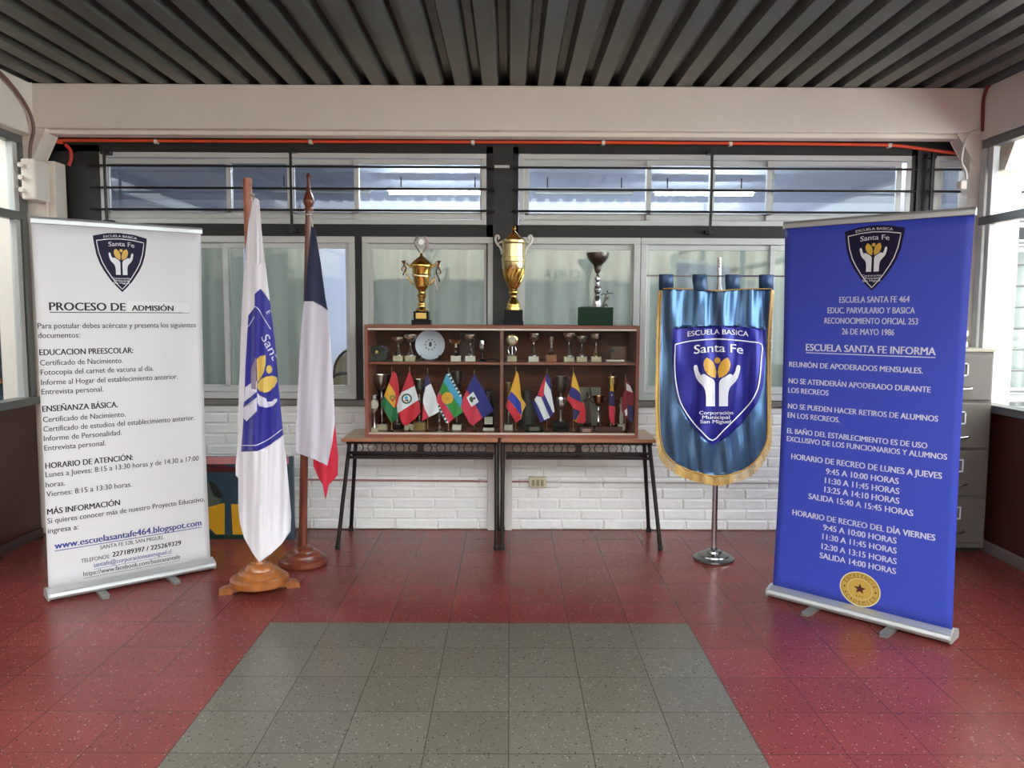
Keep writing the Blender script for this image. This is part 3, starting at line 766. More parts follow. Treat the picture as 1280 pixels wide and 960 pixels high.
for i in range(6): fig.lathe([(.0005, -.006), (.007, -.002), (.005, .005), (.0005, .006)], ((-170 + i * 24) * k2, -.05, 199 * k2), 8)
fig.build('ornament', pewter, t3, smooth=50, world=False)

# small trophies inside the case
cup_dark = mat('smoked_silver', (186, 178, 164), .2, metal=1)
def cone_trophy(label, px, h=.19, base=marble, cup=cup_dark, cone=chrome, Y=5.34, z=SH, bw=.066, cr=.042):
    return trophy('award_cup', label, px, Y, z, [
     ('base', base, bx(bw, .055, 0, .034)),
     ('cone', cone, [(.024, .034), (.024, .042), (.019, .046), (.021, .052), (.017, .056), (.015, .062), (.007, h * .48), (.004, h * .52)]),
     ('stem', cup, [(.004, h * .52), (.007, h * .56), (.004, h * .60), (.005, h * .66)]),
     ('cup', cup, [(.005, h * .66), (.02, h * .70), (cr * .9, h * .80), (cr, h * .93), (cr, h * .96), (cr * .9, h * .95), (cr * .8, h * .82), (.01, h * .74)])], 'small cups on the upper shelf')
cone_trophy('small cone-stemmed cup, first award right of the dark green box', 498, .165)
cone_trophy('small cone-stemmed cup standing just left of the white plate', 513, .185)
trophy('award_cup', 'silver cup on a round-knobbed stem just right of the white plate', 570, 5.34, SH, [
 ('base', white_marble, bx(.066, .055, 0, .036)), ('stem', chrome, [(.02, .036), (.012, .045), (.009, .055), (.015, .065), (.008, .075), (.016, .09), (.008, .105)]),
 ('cup', silver_gold, [(.008, .105), (.03, .115), (.042, .128), (.05, .145), (.047, .146), (.038, .13), (.01, .118)])], 'small cups on the upper shelf')
cone_trophy('tall cone-stemmed cup in front of a small frame, upper left shelf', 588, .185, white_marble, cup_dark, chrome)
t = thing('picture_frame', 'small glass frame leaning behind the tall cone-stemmed cup, upper left shelf', 'frame', (at(584, 430, 5.45).x, 5.5, SH))
q = at(584, 430, 5.5).x
fr = MB(); 
for a in ((-.05, .05, .175, .185), (-.05, .05, .0, .01), (-.05, -.042, .01, .175), (.042, .05, .01, .175)): fr.box(q + a[0], q + a[1], 5.49, 5.50, SH + a[2], SH + a[3])
fr.build('frame', mat('frame_wood', (96, 74, 60), .4), t); MB().box(q - .042, q + .042, 5.496, 5.499, SH + .01, SH + .175).build('picture', mat('brown_picture', (74, 46, 34), .4), t)
trophy('award_cup', 'dark goblet with a bright silver bowl, last award left of the divider', 603, 5.36, SH, [
 ('foot', black_gloss, [(.024, 0), (.024, .004), (.010, .012), (.007, .03), (.007, .065), (.004, .07)]),
 ('bowl', chrome, [(.006, .07), (.018, .076), (.026, .095), (.027, .118), (.024, .138), (.021, .137), (.022, .118), (.014, .085)])], 'small cups on the upper shelf')
trophy('award_medal', 'medal award with ring and round emblem on cream base, first right of the divider', 640, 5.34, SH, [
 ('base', marble, bx(.062, .05, 0, .036)),
 ('ring', chrome, MB().tube([(p[0], 0, p[1]) for p in arc(0, .074, .026, 0, 360, 28, .034)][:-1], .006, 8, closed=True).tube([(0, 0, .036), (0, 0, .1)], .005, 8)),
 ('medallion', silver_gold, MB().lathe([(.001, -.008), (.030, -.008), (.038, -.004), (.038, .004), (.001, .008)], (0, 0, .146), axis='y')),
 ('emblem', cup_dark, MB().lathe([(.001, -.011), (.022, -.011), (.024, -.006)], (0, 0, .146), axis='y'))], 'small cups on the upper shelf', 'medal')
cone_trophy('cone-stemmed cup standing next to the medal award, upper right shelf', 667, .195, white_marble, cup_dark)
trophy('award_cup', 'slim chrome cup on an orange wood block, upper right shelf', 689, 5.34, SH, [
 ('block', wood('orange_wood', (160, 92, 44), (138, 76, 34)), bx(.07, .055, 0, .045)), ('stem', chrome, [(.022, .045), (.016, .052), (.008, .062), (.013, .078), (.006, .088), (.010, .1), (.01, .125)]),
 ('cup', cup_dark, [(.010, .125), (.014, .135), (.018, .15), (.02, .166), (.017, .166), (.01, .14)])], 'small cups on the upper shelf')
cone_trophy('cone-stemmed cup right of the orange wood block', 711, .2, marble, cup_dark, cr=.046)
cone_trophy('shorter cone-stemmed cup between two taller ones, upper right shelf', 727, .18, marble, cup_dark)
cone_trophy('cone-stemmed cup left of the wooden plaque', 745, .195, marble, cup_dark, silver_gold)
q = at(770, 440, 5.40).x
t = thing('award_plaque', 'brown wooden plaque behind a glass plate at the right end of the upper shelf', 'plaque', (q, 5.45, SH))
MB().box(q - .03, q + .075, 5.45, 5.465, SH, SH + .10).build('plaque', wood('plaque_wood', (128, 66, 34), (112, 56, 28)), t, bevel=.003)
MB().box(q - .065, q + .05, 5.38, 5.386, SH, SH + .10).build('glass_plate', case_glass, t)
fr = MB().box(q - .03, q - .01, 5.386, 5.392, SH + .06, SH + .085); fr.build('emblem', black_steel, t)
MB().box(q - .068, q + .054, 5.37, 5.40, SH, SH + .012).build('foot', cup_dark, t)
# plate
q = at(538, 428, 5.42); pr = .1
t = thing('souvenir_plate', 'round white souvenir plate with a dark emblem ring, upper left shelf', 'plate', (q.x, 5.40, SH))
pz = SH + pr + .006
MB().lathe([(.001, .012), (.05, .012), (.062, .010), (.085, .002), (pr, -.006), (pr, -.002), (.086, .008), (.064, .018), (.001, .020)], (q.x, 5.40, pz), 48, axis='y').build('plate', mat('white_porcelain', (206, 214, 226), .2), t, smooth=40)
em = MB(); Fp = lambda u, v: Vector((q.x + u, 5.411, pz + v))
for i in range(10):
    a = 2 * PI * i / 10; em.poly([(.034 * math.cos(a) + .006 * math.cos(j), .034 * math.sin(a) + .006 * math.sin(j)) for j in (0, 1.5, 3.1, 4.7)], Fp)
em.poly([(-.010, .0), (-.006, -.012), (.004, -.014), (.010, -.002), (.008, .018), (-.004, .02)], Fp)
em.build('emblem', mat('dark_blue_print', (34, 36, 66), .4), t)
st = MB()
for sg in (-1, 1):
    st.tube(smooth_curve([(q.x + sg * .06, 5.385, SH + .012), (q.x + sg * .062, 5.384, SH + .028), (q.x + sg * .062, 5.392, SH + .034)], 3), .004, 6)
    st.tube([(q.x + sg * .06, 5.385, SH + .006), (q.x + sg * .06, 5.47, SH + .006), (q.x + sg * .04, 5.475, SH + .12)], .004, 6)
st.tube([(q.x - .06, 5.45, SH + .006), (q.x + .06, 5.45, SH + .006)], .004, 6).tube([(q.x - .04, 5.475, SH + .12), (q.x + .04, 5.475, SH + .12)], .004, 6)
tag(st.build('plate_stand', black_steel, smooth=50), 'black wire stand holding the white souvenir plate', 'stand')
q = at(472, 440, 5.38).x
t = thing('keepsake_box', 'dark green keepsake box at the left end of the upper shelf', 'box', (q, 5.38, SH))
gb = mat('dark_green_velvet', (34, 42, 30), .6, var=.4, scale=60, sheen=.3)
MB().box(q - .045, q + .06, 5.33, 5.43, SH, SH + .06).build('body', gb, t, bevel=.008)
MB().prism([(q - .048, SH + .06), (q + .063, SH + .06), (q + .058, SH + .085), (q + .02, SH + .098), (q - .02, SH + .096), (q - .044, SH + .08)], 5.326, 5.434).build('lid', gb, t, bevel=.004)
MB().box(q - .004, q + .012, 5.322, 5.328, SH + .05, SH + .07).build('clasp', gold, t)

def low(label, px, h, foot=.024, base=None, cr=.045, Y=5.44, cup=chrome, stem=chrome, handles=False, bh=.035, bw=.07):
    p = []
    z = 0
    if base: p.append(('base', base, bx(bw, .06, 0, bh))); z = bh
    p.append(('stem', stem, [(foot, z), (foot, z + .006), (.009, z + .02), (.006, z + .05), (.012, z + .06), (.006, z + .07), (.006, h * .52), (.014, h * .56), (.007, h * .60), (.008, h * .70)]))
    p.append(('cup', cup, [(.008, h * .70), (cr * .6, h * .74), (cr * .9, h * .83), (cr, h * .96), (cr * 1.04, h), (cr * .95, h), (cr * .8, h * .84), (.01, h * .76)]))
    if handles:
        for sg in (-1, 1): p.append(('handle', cup, MB().tube(smooth_curve([(sg * cr * .85, 0, h * .8), (sg * cr * 1.5, 0, h * .84), (sg * cr * 1.55, 0, h * .95), (sg * cr * 1.0, 0, h * .97)]), .004, 6)))
    return trophy('award_cup', label, px, Y, CF, p, 'trophies on the lower shelf')
low('tall dark chrome cup behind the red yellow green flag', 476.5, .375, base=marble, cr=.06, cup=cup_dark, bw=.08)
trophy('award_medal', 'medal award with white round face at the lower left corner of the case', 467, 5.33, CF, [
 ('base', marble, bx(.055, .05, 0, .028)), ('stem', chrome, [(.012, .028), (.006, .06), (.005, .1), (.012, .12)]),
 ('shield', steel, MB().prism([(-.033, .175), (0, .118), (.033, .175), (.03, .21), (-.03, .21)], -.006, .006)),
 ('medallion', white_marble, MB().lathe([(.001, -.012), (.024, -.012), (.03, -.006), (.03, 0)], (0, 0, .182), axis='y')),
 ('cup', chrome, [(.012, .21), (.03, .225), (.034, .25), (.03, .25), (.01, .225)])], 'trophies on the lower shelf', 'medal')
low('small dark cup between the two leftmost table flags', 496, .13, base=black_gloss, cr=.025)
low('cup hidden behind the red and white striped flag', 512, .22, base=marble, cr=.03)
low('gold rimmed cup on a gold block, between the striped flag and the tricolour', 524, .345, base=mat('brass_block', (150, 126, 74), .4, metal=.4), cr=.036, cup=cup_dark, bw=.08, bh=.05)
low('small dark cup right of the small blue white red flag', 549, .16, cr=.022, foot=.03, Y=5.36)
low('tall grey cup rising behind the rainbow-coloured flag', 571, .40, base=white_marble, cr=.038, cup=pewter, bw=.06)
trophy('award_cup', 'black column trophy with chrome tube, left of the divider on the lower shelf', 611, 5.42, CF, [
 ('base', white_marble, bx(.075, .06, 0, .02)), ('drum', black_gloss, [(.036, .02), (.036, .10), (.04, .105), (.04, .11)]), ('plate', white_marble, bx(.056, .006, .045, .095, 0, -.037)),
 ('column', black_gloss, bx(.07, .05, .11, .275)), ('tube', chrome, MB().lathe([(.012, .15), (.012, .25), (.02, .262), (.02, .27)], (.0, -.03, 0)))], 'trophies on the lower shelf')
low('thin gold rimmed cup at the lower shelf just right of the divider', 636, .325, base=white_marble, cr=.022, cup=silver_gold, bw=.055)
q = at(668, 533, 5.33).x
t = thing('name_block', 'low dark block with a metal plate, right of the yellow blue red flag base', 'plaque', (q, 5.33, CF))
MB().box(q - .06, q + .06, 5.31, 5.35, CF, CF + .05).build('block', black_gloss, t, bevel=.003); MB().box(q - .035, q + .035, 5.306, 5.311, CF + .012, CF + .036).build('plate', pewter, t)
trophy('award_vase', 'dark grey vase behind the blue and white striped flag', 659, 5.47, CF, [
 ('vase', mat('grey_ceramic', (70, 68, 62), .4), [(.04, 0), (.06, .04), (.066, .1), (.05, .17), (.03, .2), (.026, .24), (.034, .27), (.026, .268)])], None, 'vase')
t = low('large chrome cup with handles on a black base, centre of the right lower shelf', 701.5, .375, base=black_gloss, cr=.042, handles=True, Y=5.37, bh=.07, bw=.11, cup=pewter)
MB().lathe([(.012, .14), (.026, .15), (.04, .185), (.045, .215), (.04, .235), (.02, .24)]).build('body', chrome, t, smooth=38, world=False)
q = at(737, 510, 5.5).x
t = thing('glass_award', 'grey green glass award panel standing behind the small cup, right lower shelf', 'award', (q, 5.5, CF))
MB().box(q - .075, q + .075, 5.49, 5.5, CF + .02, CF + .29).build('panel', mat('sage_glass', (122, 124, 108), .25), t, bevel=.004); MB().box(q - .08, q + .08, 5.47, 5.52, CF, CF + .02).build('foot', black_gloss, t)
trophy('award_figure', 'dark figure trophy standing before the grey green glass panel', 735, 5.44, CF, [
 ('base', black_gloss, bx(.05, .04, 0, .05)),
 ('figure', cup_dark, MB().tube(smooth_curve([(-.012, 0, .05), (-.01, 0, .11), (0, 0, .16), (.004, 0, .22)]), .011, 8).tube(smooth_curve([(.014, 0, .05), (.014, 0, .11), (.004, 0, .16)]), .009, 8).tube(smooth_curve([(.0, 0, .21), (-.026, 0, .19), (-.03, 0, .15)]), .006, 6).tube(smooth_curve([(.004, 0, .21), (.02, 0, .24), (.016, 0, .29)]), .006, 6).lathe([(.001, -.015), (.012, -.006), (.013, .003), (.001, .015)], (.004, 0, .245), 12))], None, 'trophy')
low('small bronze cup on a tall thin stem, before the grey green panel', 749, .245, cr=.036, foot=.034, cup=mat('bronze', (150, 112, 80), .25, metal=1), Y=5.36, handles=True)
low('thin cup with gold rim behind the narrow yellow blue red flag', 766, .365, cr=.040, base=black_gloss, cup=silver_gold, Y=5.46)
for a, c, lab in ((724, 742, 'low red-brown block with a metal plate, right lower shelf'), (744, 778, 'long low brown block at the right end of the lower shelf')):
    xa, xc_ = at(a, 535, 5.28).x, at(c, 535, 5.28).x
    t = thing('name_block', lab, 'plaque', ((xa + xc_) / 2, 5.28, CF))
    MB().box(xa, xc_, 5.265, 5.30, CF, CF + .045).build('block', mat('rosewood_block', (70, 34, 28), .3), t, bevel=.003)
    if a < 740: MB().box(xa + .02, xc_ - .02, 5.261, 5.266, CF + .012, CF + .032).build('plate', mat('pink_plate', (170, 130, 120), .35), t)
trophy('award_figure', 'white statuette at the right end of the lower shelf, beside the last flag', 778, 5.45, CF, [
 ('base', white_marble, bx(.05, .05, 0, .04)), ('figure', white_marble, MB().lathe([(.012, .04), (.016, .08), (.012, .14), (.016, .17), (.008, .19), (.012, .2), (.012, .215), (.002, .225)]))], None, 'trophy')

# ------------------------------------------------------------------ table flags
FC = {'red': (206, 36, 52), 'yel': (232, 172, 48), 'grn': (22, 118, 70), 'wht': (232, 232, 236), 'nav': (40, 34, 96), 'sky': (70, 168, 208), 'lgr': (52, 148, 62), 'crm': (212, 50, 76), 'blu': (28, 32, 122), 'cob': (34, 52, 170), 'blk': (22, 22, 24), 'olv': (60, 84, 64), 'gld': (206, 150, 52), 'mar': (136, 28, 44)}
FM = {k_: mat('flag_cloth_' + {'red': 'red', 'yel': 'yellow', 'grn': 'green', 'wht': 'white', 'nav': 'navy', 'sky': 'sky_blue', 'lgr': 'light_green', 'crm': 'crimson', 'blu': 'blue', 'cob': 'cobalt', 'blk': 'black', 'olv': 'olive', 'gld': 'gold', 'mar': 'maroon'}[k_], c, .65, sheen=.2) for k_, c in FC.items()}
def cloth(name, outline, regions, default, step, fn, parent=None, solid=.002):
    """one sheet: outline and colour fields in one triangulation, each field its own material"""
    pts, edges = [], []
    for pl in [outline] + [r[1] for r in regions]:
        k_ = len(pts); n_ = len(pl); pts += [Vector(p) for p in pl]; edges += [(k_ + i, k_ + (i + 1) % n_) for i in range(n_)]
    xs = [p[0] for p in outline]; ys = [p[1] for p in outline]
    y = min(ys) + step * .5; j = 0
    while y < max(ys):
        x = min(xs) + step * (.5 if j % 2 else .25)
        while x < max(xs):
            if inside((x, y), outline): pts.append(Vector((x, y)))
            x += step
        y += step * .9; j += 1
    r = delaunay_2d_cdt(pts, edges, [], 0, 1e-6)
    names = [default] + [q[0] for q in regions]; uniq = []
    for q in names:
        if q not in uniq: uniq.append(q)
    b = MB(); fs, ms = [], []
    for t_ in r[2]:
        c = sum((r[0][i] for i in t_), Vector((0, 0))) / len(t_)
        if not inside(c, outline): continue
        q = default
        for nm, pl in regions:
            if inside(c, pl): q = nm
        fs.append(list(t_)); ms.append(uniq.index(q))
    b.add([fn(p[0], p[1]) for p in r[0]], fs); b.m = ms
    return b.build(name, [FM[q] if q in FM else MATS[q] for q in uniq], parent, smooth=60, solid=solid)
gilt = mat('gilt_stick', (196, 150, 80), .35, metal=.5)
def table_flag(label, origin, apex, outline, regions, default, stick=None, Y=5.285, tilt=1.0):
    c = lambda p: (origin[0] + p[0] / 10.11, origin[1] + p[1] / 10.11)
    ax = stick if stick is not None else apex[0]
    top = at(*c((ax, apex[1] - 38)), Y + .008); xb = at(c((ax, 0))[0], 535, Y + .008).x
    t = thing('table_flag', label, 'flag', (xb, Y + .008, CF), group='small flags on the lower shelf')
    MB().lathe([(.020, 0), (.020, .006), (.012, .012), (.006, .016), (.006, .028), (.001, .03)], (xb, Y + .008, CF), 16).build('base', silver_gold, t, smooth=40)
    MB().tube([(xb, Y + .008, CF + .02), top], .0022, 6).lathe([(.0005, -.004), (.004, 0), (.0005, .010)], top, 8).build('stick', gilt, t, smooth=50)
    ph = random.random() * 6
    def fn(u, v):
        q = at(u, v, Y - .003); d = math.hypot(u - c(apex)[0], v - c(apex)[1]) / 60
        q.y += .008 * d * math.sin(u * .38 + v * .06 + ph) - .008 * d
        return q
    cloth('flag', [c(p) for p in outline], [(m_, [c(p) for p in pl]) for m_, pl in regions], default, 2.2, fn, t, solid=.0012)
    return t
circ = lambda x, y, r, n=14: [(x + r * math.cos(2 * PI * i / n), y + r * math.sin(2 * PI * i / n)) for i in range(n)]
A, B_, C_, D_ = (450, 455), (540, 455), (625, 455), (705, 455)
table_flag('small flag with red, yellow and green stripes and an emblem, leftmost in the case', A, (420, 88),
 [(420, 88), (462, 125), (492, 270), (497, 400), (470, 520), (482, 690), (400, 747), (330, 625), (263, 500), (310, 390), (365, 238)],
 [('yel', [(365, 237), (447, 365), (452, 480), (436, 556), (304, 397)]), ('grn', [(263, 500), (304, 397), (436, 556), (470, 530), (482, 690), (400, 747)]), ('grn', circ(412, 425, 34)), ('gld', circ(412, 425, 22)), ('red', circ(412, 462, 14))], 'red', stick=401)
table_flag('small red and white striped flag with a green wreath emblem', A, (625, 86),
 [(625, 86), (660, 180), (690, 275), (740, 440), (765, 600), (700, 690), (590, 775), (545, 767), (490, 640), (444, 530), (520, 360)],
 [('wht', [(520, 360), (690, 276), (742, 450), (480, 622), (444, 530)]), ('olv', circ(592, 438, 66)), ('wht', circ(592, 438, 46)), ('sky', circ(585, 425, 22)), ('olv', circ(598, 460, 15)), ('red', circ(572, 460, 10))], 'red')
table_flag('small flag mostly white with dark blue top and red tail', A, (855, 104),
 [(855, 104), (895, 250), (960, 400), (1000, 600), (935, 640), (870, 671), (785, 722), (795, 590), (800, 420), (805, 270)],
 [('nav', [(855, 104), (896, 250), (870, 262), (828, 290), (800, 420), (790, 420), (795, 250)]), ('crm', [(820, 568), (872, 672), (785, 722), (790, 590), (800, 480)])], 'wht')
def checks(p, q, w_, n):
    out = []
    d = Vector((q[0] - p[0], q[1] - p[1])); u = d / n; nn = Vector((-d.y, d.x)).normalized() * w_
    for i in range(n):
        a = Vector(p) + u * i; bq = a + u
        out.append(('blk' if i % 2 == 0 else 'wht', [tuple(a), tuple(bq), tuple(bq + nn), tuple(a + nn)]))
    return out
table_flag('small blue, green and red flag with a yellow disc and checked edges', B_, (195, 98),
 [(195, 98), (220, 110), (375, 395), (385, 500), (386, 612), (285, 682), (200, 752), (175, 740), (48, 490), (50, 440), (95, 340), (150, 205)],
 [('lgr', [(150, 222), (90, 342), (95, 372), (200, 540), (285, 685), (390, 614), (384, 585), (250, 395)]), ('crm', [(94, 352), (48, 440), (48, 490), (200, 752), (285, 682), (190, 535)]), ('yel', circ(195, 430, 74, 22)), ('gld', circ(195, 430, 26))] +
 [('gld', circ(195 + 48 * math.cos(a), 430 + 48 * math.sin(a), 9, 8)) for a in (0, 1.05, 2.1, 3.14, 4.2, 5.25)] +
 checks((205, 96), (378, 402), 26, 14) + checks((45, 484), (188, 750), -24, 12), 'sky', stick=208)
table_flag('small dark blue and red flag with a white diamond emblem', B_, (535, 128),
 [(535, 128), (580, 205), (640, 290), (700, 420), (782, 587), (650, 682), (515, 777), (470, 740), (415, 640), (363, 540), (380, 460), (440, 322)],
 [('crm', [(440, 322), (640, 682), (515, 777), (470, 740), (363, 540), (380, 460)]), ('wht', [(520, 350), (592, 476), (500, 542), (438, 425)]), ('olv', [(470, 430), (500, 405), (528, 440), (510, 490), (480, 470)]), ('nav', circ(535, 432, 16))], 'blu', stick=500 + 35)
table_flag('small yellow, blue and red flag, first right of the divider', C_, (212, 88),
 [(212, 88), (235, 130), (252, 250), (268, 420), (330, 512), (282, 605), (268, 690), (205, 737), (140, 640), (75, 540), (95, 430), (142, 300)],
 [('cob', [(140, 342), (200, 405), (262, 482), (275, 600), (268, 645), (180, 530), (94, 432)]), ('red', [(94, 430), (180, 532), (268, 645), (268, 690), (205, 737), (75, 540)]), ('gld', [(266, 430), (330, 512), (282, 605), (274, 560)])], 'yel', stick=200)
table_flag('small flag with blue and white stripes and a red triangle', C_, (590, 112),
 [(590, 112), (635, 200), (652, 330), (690, 600), (625, 688), (510, 742), (430, 560), (412, 490), (470, 390), (575, 140)],
 [('wht', [(574, 215), (640, 330), (692, 602), (668, 612), (556, 370), (560, 280)]), ('wht', [(445, 400), (520, 416), (630, 672), (560, 708), (436, 450)]), ('red', [(578, 130), (574, 215), (560, 300), (548, 420), (474, 392), (500, 320)])], 'blu', stick=592)
table_flag('small folded yellow, blue and red flag just right of the chrome cup', D_, (118, 88),
 [(118, 88), (165, 220), (210, 368), (215, 480), (250, 502), (270, 600), (272, 720), (240, 752), (150, 737), (112, 690), (112, 600), (122, 560), (35, 442), (60, 372), (90, 282)],
 [('blu', [(88, 285), (150, 315), (206, 368), (217, 480), (140, 450), (62, 404), (62, 370)]), ('red', [(60, 402), (140, 450), (217, 480), (252, 502), (272, 600), (274, 722), (240, 752), (150, 737), (205, 600), (122, 560), (33, 442)]), ('nav', [(122, 560), (205, 600), (150, 712), (112, 690), (112, 600)])], 'yel')
table_flag('narrow drooping flag with yellow tip, purple middle and red tail', D_, (598, 232),
 [(592, 110), (604, 232), (622, 290), (632, 400), (646, 600), (632, 782), (605, 740), (572, 690), (566, 540), (570, 380), (586, 290), (584, 232)],
 [('nav', [(560, 335), (640, 350), (640, 540), (560, 520)]), ('crm', [(560, 520), (640, 545), (650, 790), (560, 790)]), ('wht', circ(603, 392, 9, 8))], 'yel', stick=590)
table_flag('dark red, white and blue drooping flag at the right end of the case', D_, (780, 180),
 [(780, 180), (830, 250), (870, 360), (918, 540), (880, 640), (860, 742), (800, 702), (760, 650), (728, 590), (722, 450), (768, 320)],
 [('wht', [(785, 235), (838, 280), (868, 362), (790, 332)]), ('nav', [(800, 515), (912, 545), (880, 640), (862, 745), (808, 700)]), ('wht', [(762, 590), (796, 560), (800, 640), (780, 660)])], 'mar', stick=775)

# ------------------------------------------------------------------ school crest (units: its own field about 274 wide, y down)
CREST_X = 249.0
PETAL = [(244, 357), (232, 354), (221, 346), (213, 334), (209, 318), (211, 308), (218, 297), (228, 302), (238, 311), (244, 324), (247, 340)]
HAND = [(243, 440), (217, 440), (217, 412), (215, 396), (211, 385), (203, 376), (195, 368), (188, 357), (184, 344), (181, 330), (181, 323), (185, 319), (190, 320), (193, 327), (195, 337), (199, 345), (204, 350), (207, 346), (213, 346), (219, 350), (227, 355), (235, 359), (240, 364), (243, 372)]
mirror_ = lambda pl: [(2 * CREST_X - x, y) for x, y in pl][::-1]
def text_arc(mb, s, x0, x1, y, cap, drop, fn, mi, bold=False):
    mid = (x0 + x1) / 2; half = (x1 - x0) / 2
    put_text(mb, s, x0, x1, 0, cap, lambda u, v: fn(u, y - v + drop * ((u - mid) / half) ** 2), mi, bold)
def crest_content(mb, fn, W, Gd, step=None):
    """emblem inside the shield: lettering, two petals with a bud, two open hands"""
    text_arc(mb, 'Santa Fe', 182, 325, 281, 25, 6, fn, W, False)
    for pl in (PETAL, mirror_(PETAL)): mb.poly(pl, fn, Gd, step)
    mb.poly(circ(250, 306, 9, 16), fn, Gd)
    for pl in (HAND, mirror_(HAND)): mb.poly(pl, fn, W, step)
    for s_, xa, xb, y in (('Corporación', 197, 296, 464), ('Municipal', 206, 286, 477), ('San Miguel', 200, 289, 490)): put_text(mb, s_, xa, xb, 0, 10, lambda u, v, y=y: fn(u, y - v), W)
navy_print = mat('navy_print', (28, 22, 54), .5, spec=.2); white_print = mat('white_print', (228, 228, 232), .5); gold_print = mat('gold_print', (214, 172, 62), .45)
def banner_crest(S2, cx, vtop, wid, hgt, parent, name='crest'):
    """the shield as printed on the roll-up banners; S2(u, v, lift) is the banner's surface"""
    out = [(-.5, 0), (-.25, -.058), (0, -.077), (.25, -.058), (.5, 0), (.497, .06), (.485, .15), (.455, .33), (.40, .5), (.33, .63), (.2, .82), (.1, .93), (0, 1.03), (-.1, .93), (-.2, .82), (-.33, .63), (-.40, .5), (-.455, .33), (-.485, .15), (-.497, .06)]
    inn = [(-.44, .085), (-.22, .048), (0, .034), (.22, .048), (.44, .085), (.43, .17), (.405, .31), (.35, .48), (.28, .61), (.18, .765), (.09, .88), (0, .975), (-.09, .88), (-.18, .765), (-.28, .61), (-.35, .48), (-.405, .31), (-.43, .17), (-.44, .085)]
    sc_ = hgt / 1.03
    L = lambda lift: (lambda a, c: S2(cx + a * wid, vtop - c * sc_, lift))
    b = MB(); b.poly(out, L(.0012), 0)
    add_strip(b, inn, .016, L(.002), 1)
    text_arc(b, 'ESCUELA BASICA', -.31, .31, .004, .042, .028, L(.002), 1)
    crest_content(b, lambda x, y: L(.002)((x - CREST_X) / 274 / 1.08, ((y - 215) / 274 - .06) / 1.08), 1, 2)
    b.build(name, [navy_print, white_print, gold_print], parent, world=False)

# ------------------------------------------------------------------ roll-up banners
def rollup(label, name_mat, pl, pr, zlo, zhi, bow):
    A_, B2 = Vector(pl + (0,)), Vector(pr + (0,))
    c = (A_ + B2) / 2; d = B2 - A_; wd = d.length; rz = math.atan2(d.y, d.x)
    t = thing('roll_up_banner', label, 'banner', c, rz)
    U = d.normalized(); Nn = Vector((U.y, -U.x, 0))
    def surf(u, v, lift=0):
        """u across, v height above the floor, in the banner's own frame"""
        s = math.sin(PI * min(max((v - zlo) / (zhi - zlo), 0), 1)); e = u / (wd / 2)
        return Vector((u * (1 - .018 * s * bow), .012 * s * abs(e) ** 3 - lift, v))
    def uv(px, py):
        r = ray(px, py); k_ = (c - EYE).dot(Nn) / r.dot(Nn); p = EYE + r * k_
        return ((p - c).dot(U), p.z)
    hw = wd / 2 - .012
    n, mrow = 24, 30; b = MB()
    b.add([surf(-hw + 2 * hw * i / n, zlo + (zhi - zlo) * j / mrow) for j in range(mrow + 1) for i in range(n + 1)],
          [(j * (n + 1) + i, j * (n + 1) + i + 1, (j + 1) * (n + 1) + i + 1, (j + 1) * (n + 1) + i) for j in range(mrow) for i in range(n)])
    panel = b.build('panel', name_mat, t, smooth=60, solid=.0008, world=False)
    base = MB().prism([(-.05, .012), (.06, .012), (.065, .03), (.055, .052), (.012, .064), (-.012, .064), (-.05, .048), (-.058, .03)], -wd / 2 + .004, wd / 2 - .004, 'x')
    cas = base.build('cassette', mat('satin_aluminium', (196, 197, 196), .3, metal=.55), t, bevel=.004, world=False)
    for sg in (-1, 1):
        x = sg * wd / 2
        MB().prism([(-.054, .010), (.064, .010), (.069, .03), (.058, .055), (.014, .068), (-.014, .068), (-.054, .051), (-.062, .03)], min(x - sg * .008, x), max(x - sg * .008, x), 'x').build('end_cap', mat('grey_plastic', (176, 176, 172), .4), cas, bevel=.002, world=False)
        xf = sg * wd * .21
        f = MB().prism([(xf - .022, -.15), (xf - .014, -.168), (xf + .014, -.168), (xf + .022, -.15), (xf + .022, .15), (xf + .014, .168), (xf - .014, .168), (xf - .022, .15)], 0, .012, 'z')
        f.build('foot', mat('foot_metal', (142, 140, 134), .35, metal=.4), t, bevel=.003, world=False)
    MB().prism([(-.012, zhi - .012), (.012, zhi - .012), (.012, zhi + .016), (.004, zhi + .022), (-.006, zhi + .022), (-.012, zhi + .012)], -hw - .004, hw + .004, 'x').build('top_rail', MATS['satin_aluminium'], t, bevel=.002, world=False)
    MB().tube([(0, .05, .06), (0, .045, zhi - .02), (0, .01, zhi)], .008, 8).build('support_pole', steel, t, smooth=50, world=False)
    return t, panel, surf, uv
def lines(panel, surf, uv, name, rows, org, k_, m_, lift=.0012):
    for s_, p, q, cap, bold, *ul in rows:
        b = MB()
        u0, v0 = uv(org[0] + p[0] / k_, org[1] + p[1] / k_); u1, v1 = uv(org[0] + q[0] / k_, org[1] + q[1] / k_)
        v = (v0 + v1) / 2
        put_text(b, s_, u0, u1, v, cap, lambda a, c: surf(a, c, lift), 0, bold)
        if ul: add_strip(b, [(u0 + (u1 - u0) * i / 24, v - .011) for i in range(25)], ul[0], lambda a, c: surf(a, c, lift))
        b.build(name, m_, panel, world=False)
def crest_at(panel, surf, uv, TL, TR, TIP):
    a, b, c = uv(*TL), uv(*TR), uv(*TIP)
    vt = (a[1] + b[1]) / 2
    banner_crest(surf, (a[0] + b[0]) / 2, vt, abs(b[0] - a[0]), vt - c[1], panel)
ink = mat('black_ink', (22, 22, 26), .5); ink_g = mat('grey_ink', (58, 58, 62), .5); ink_b = mat('blue_ink', (56, 70, 150), .5)
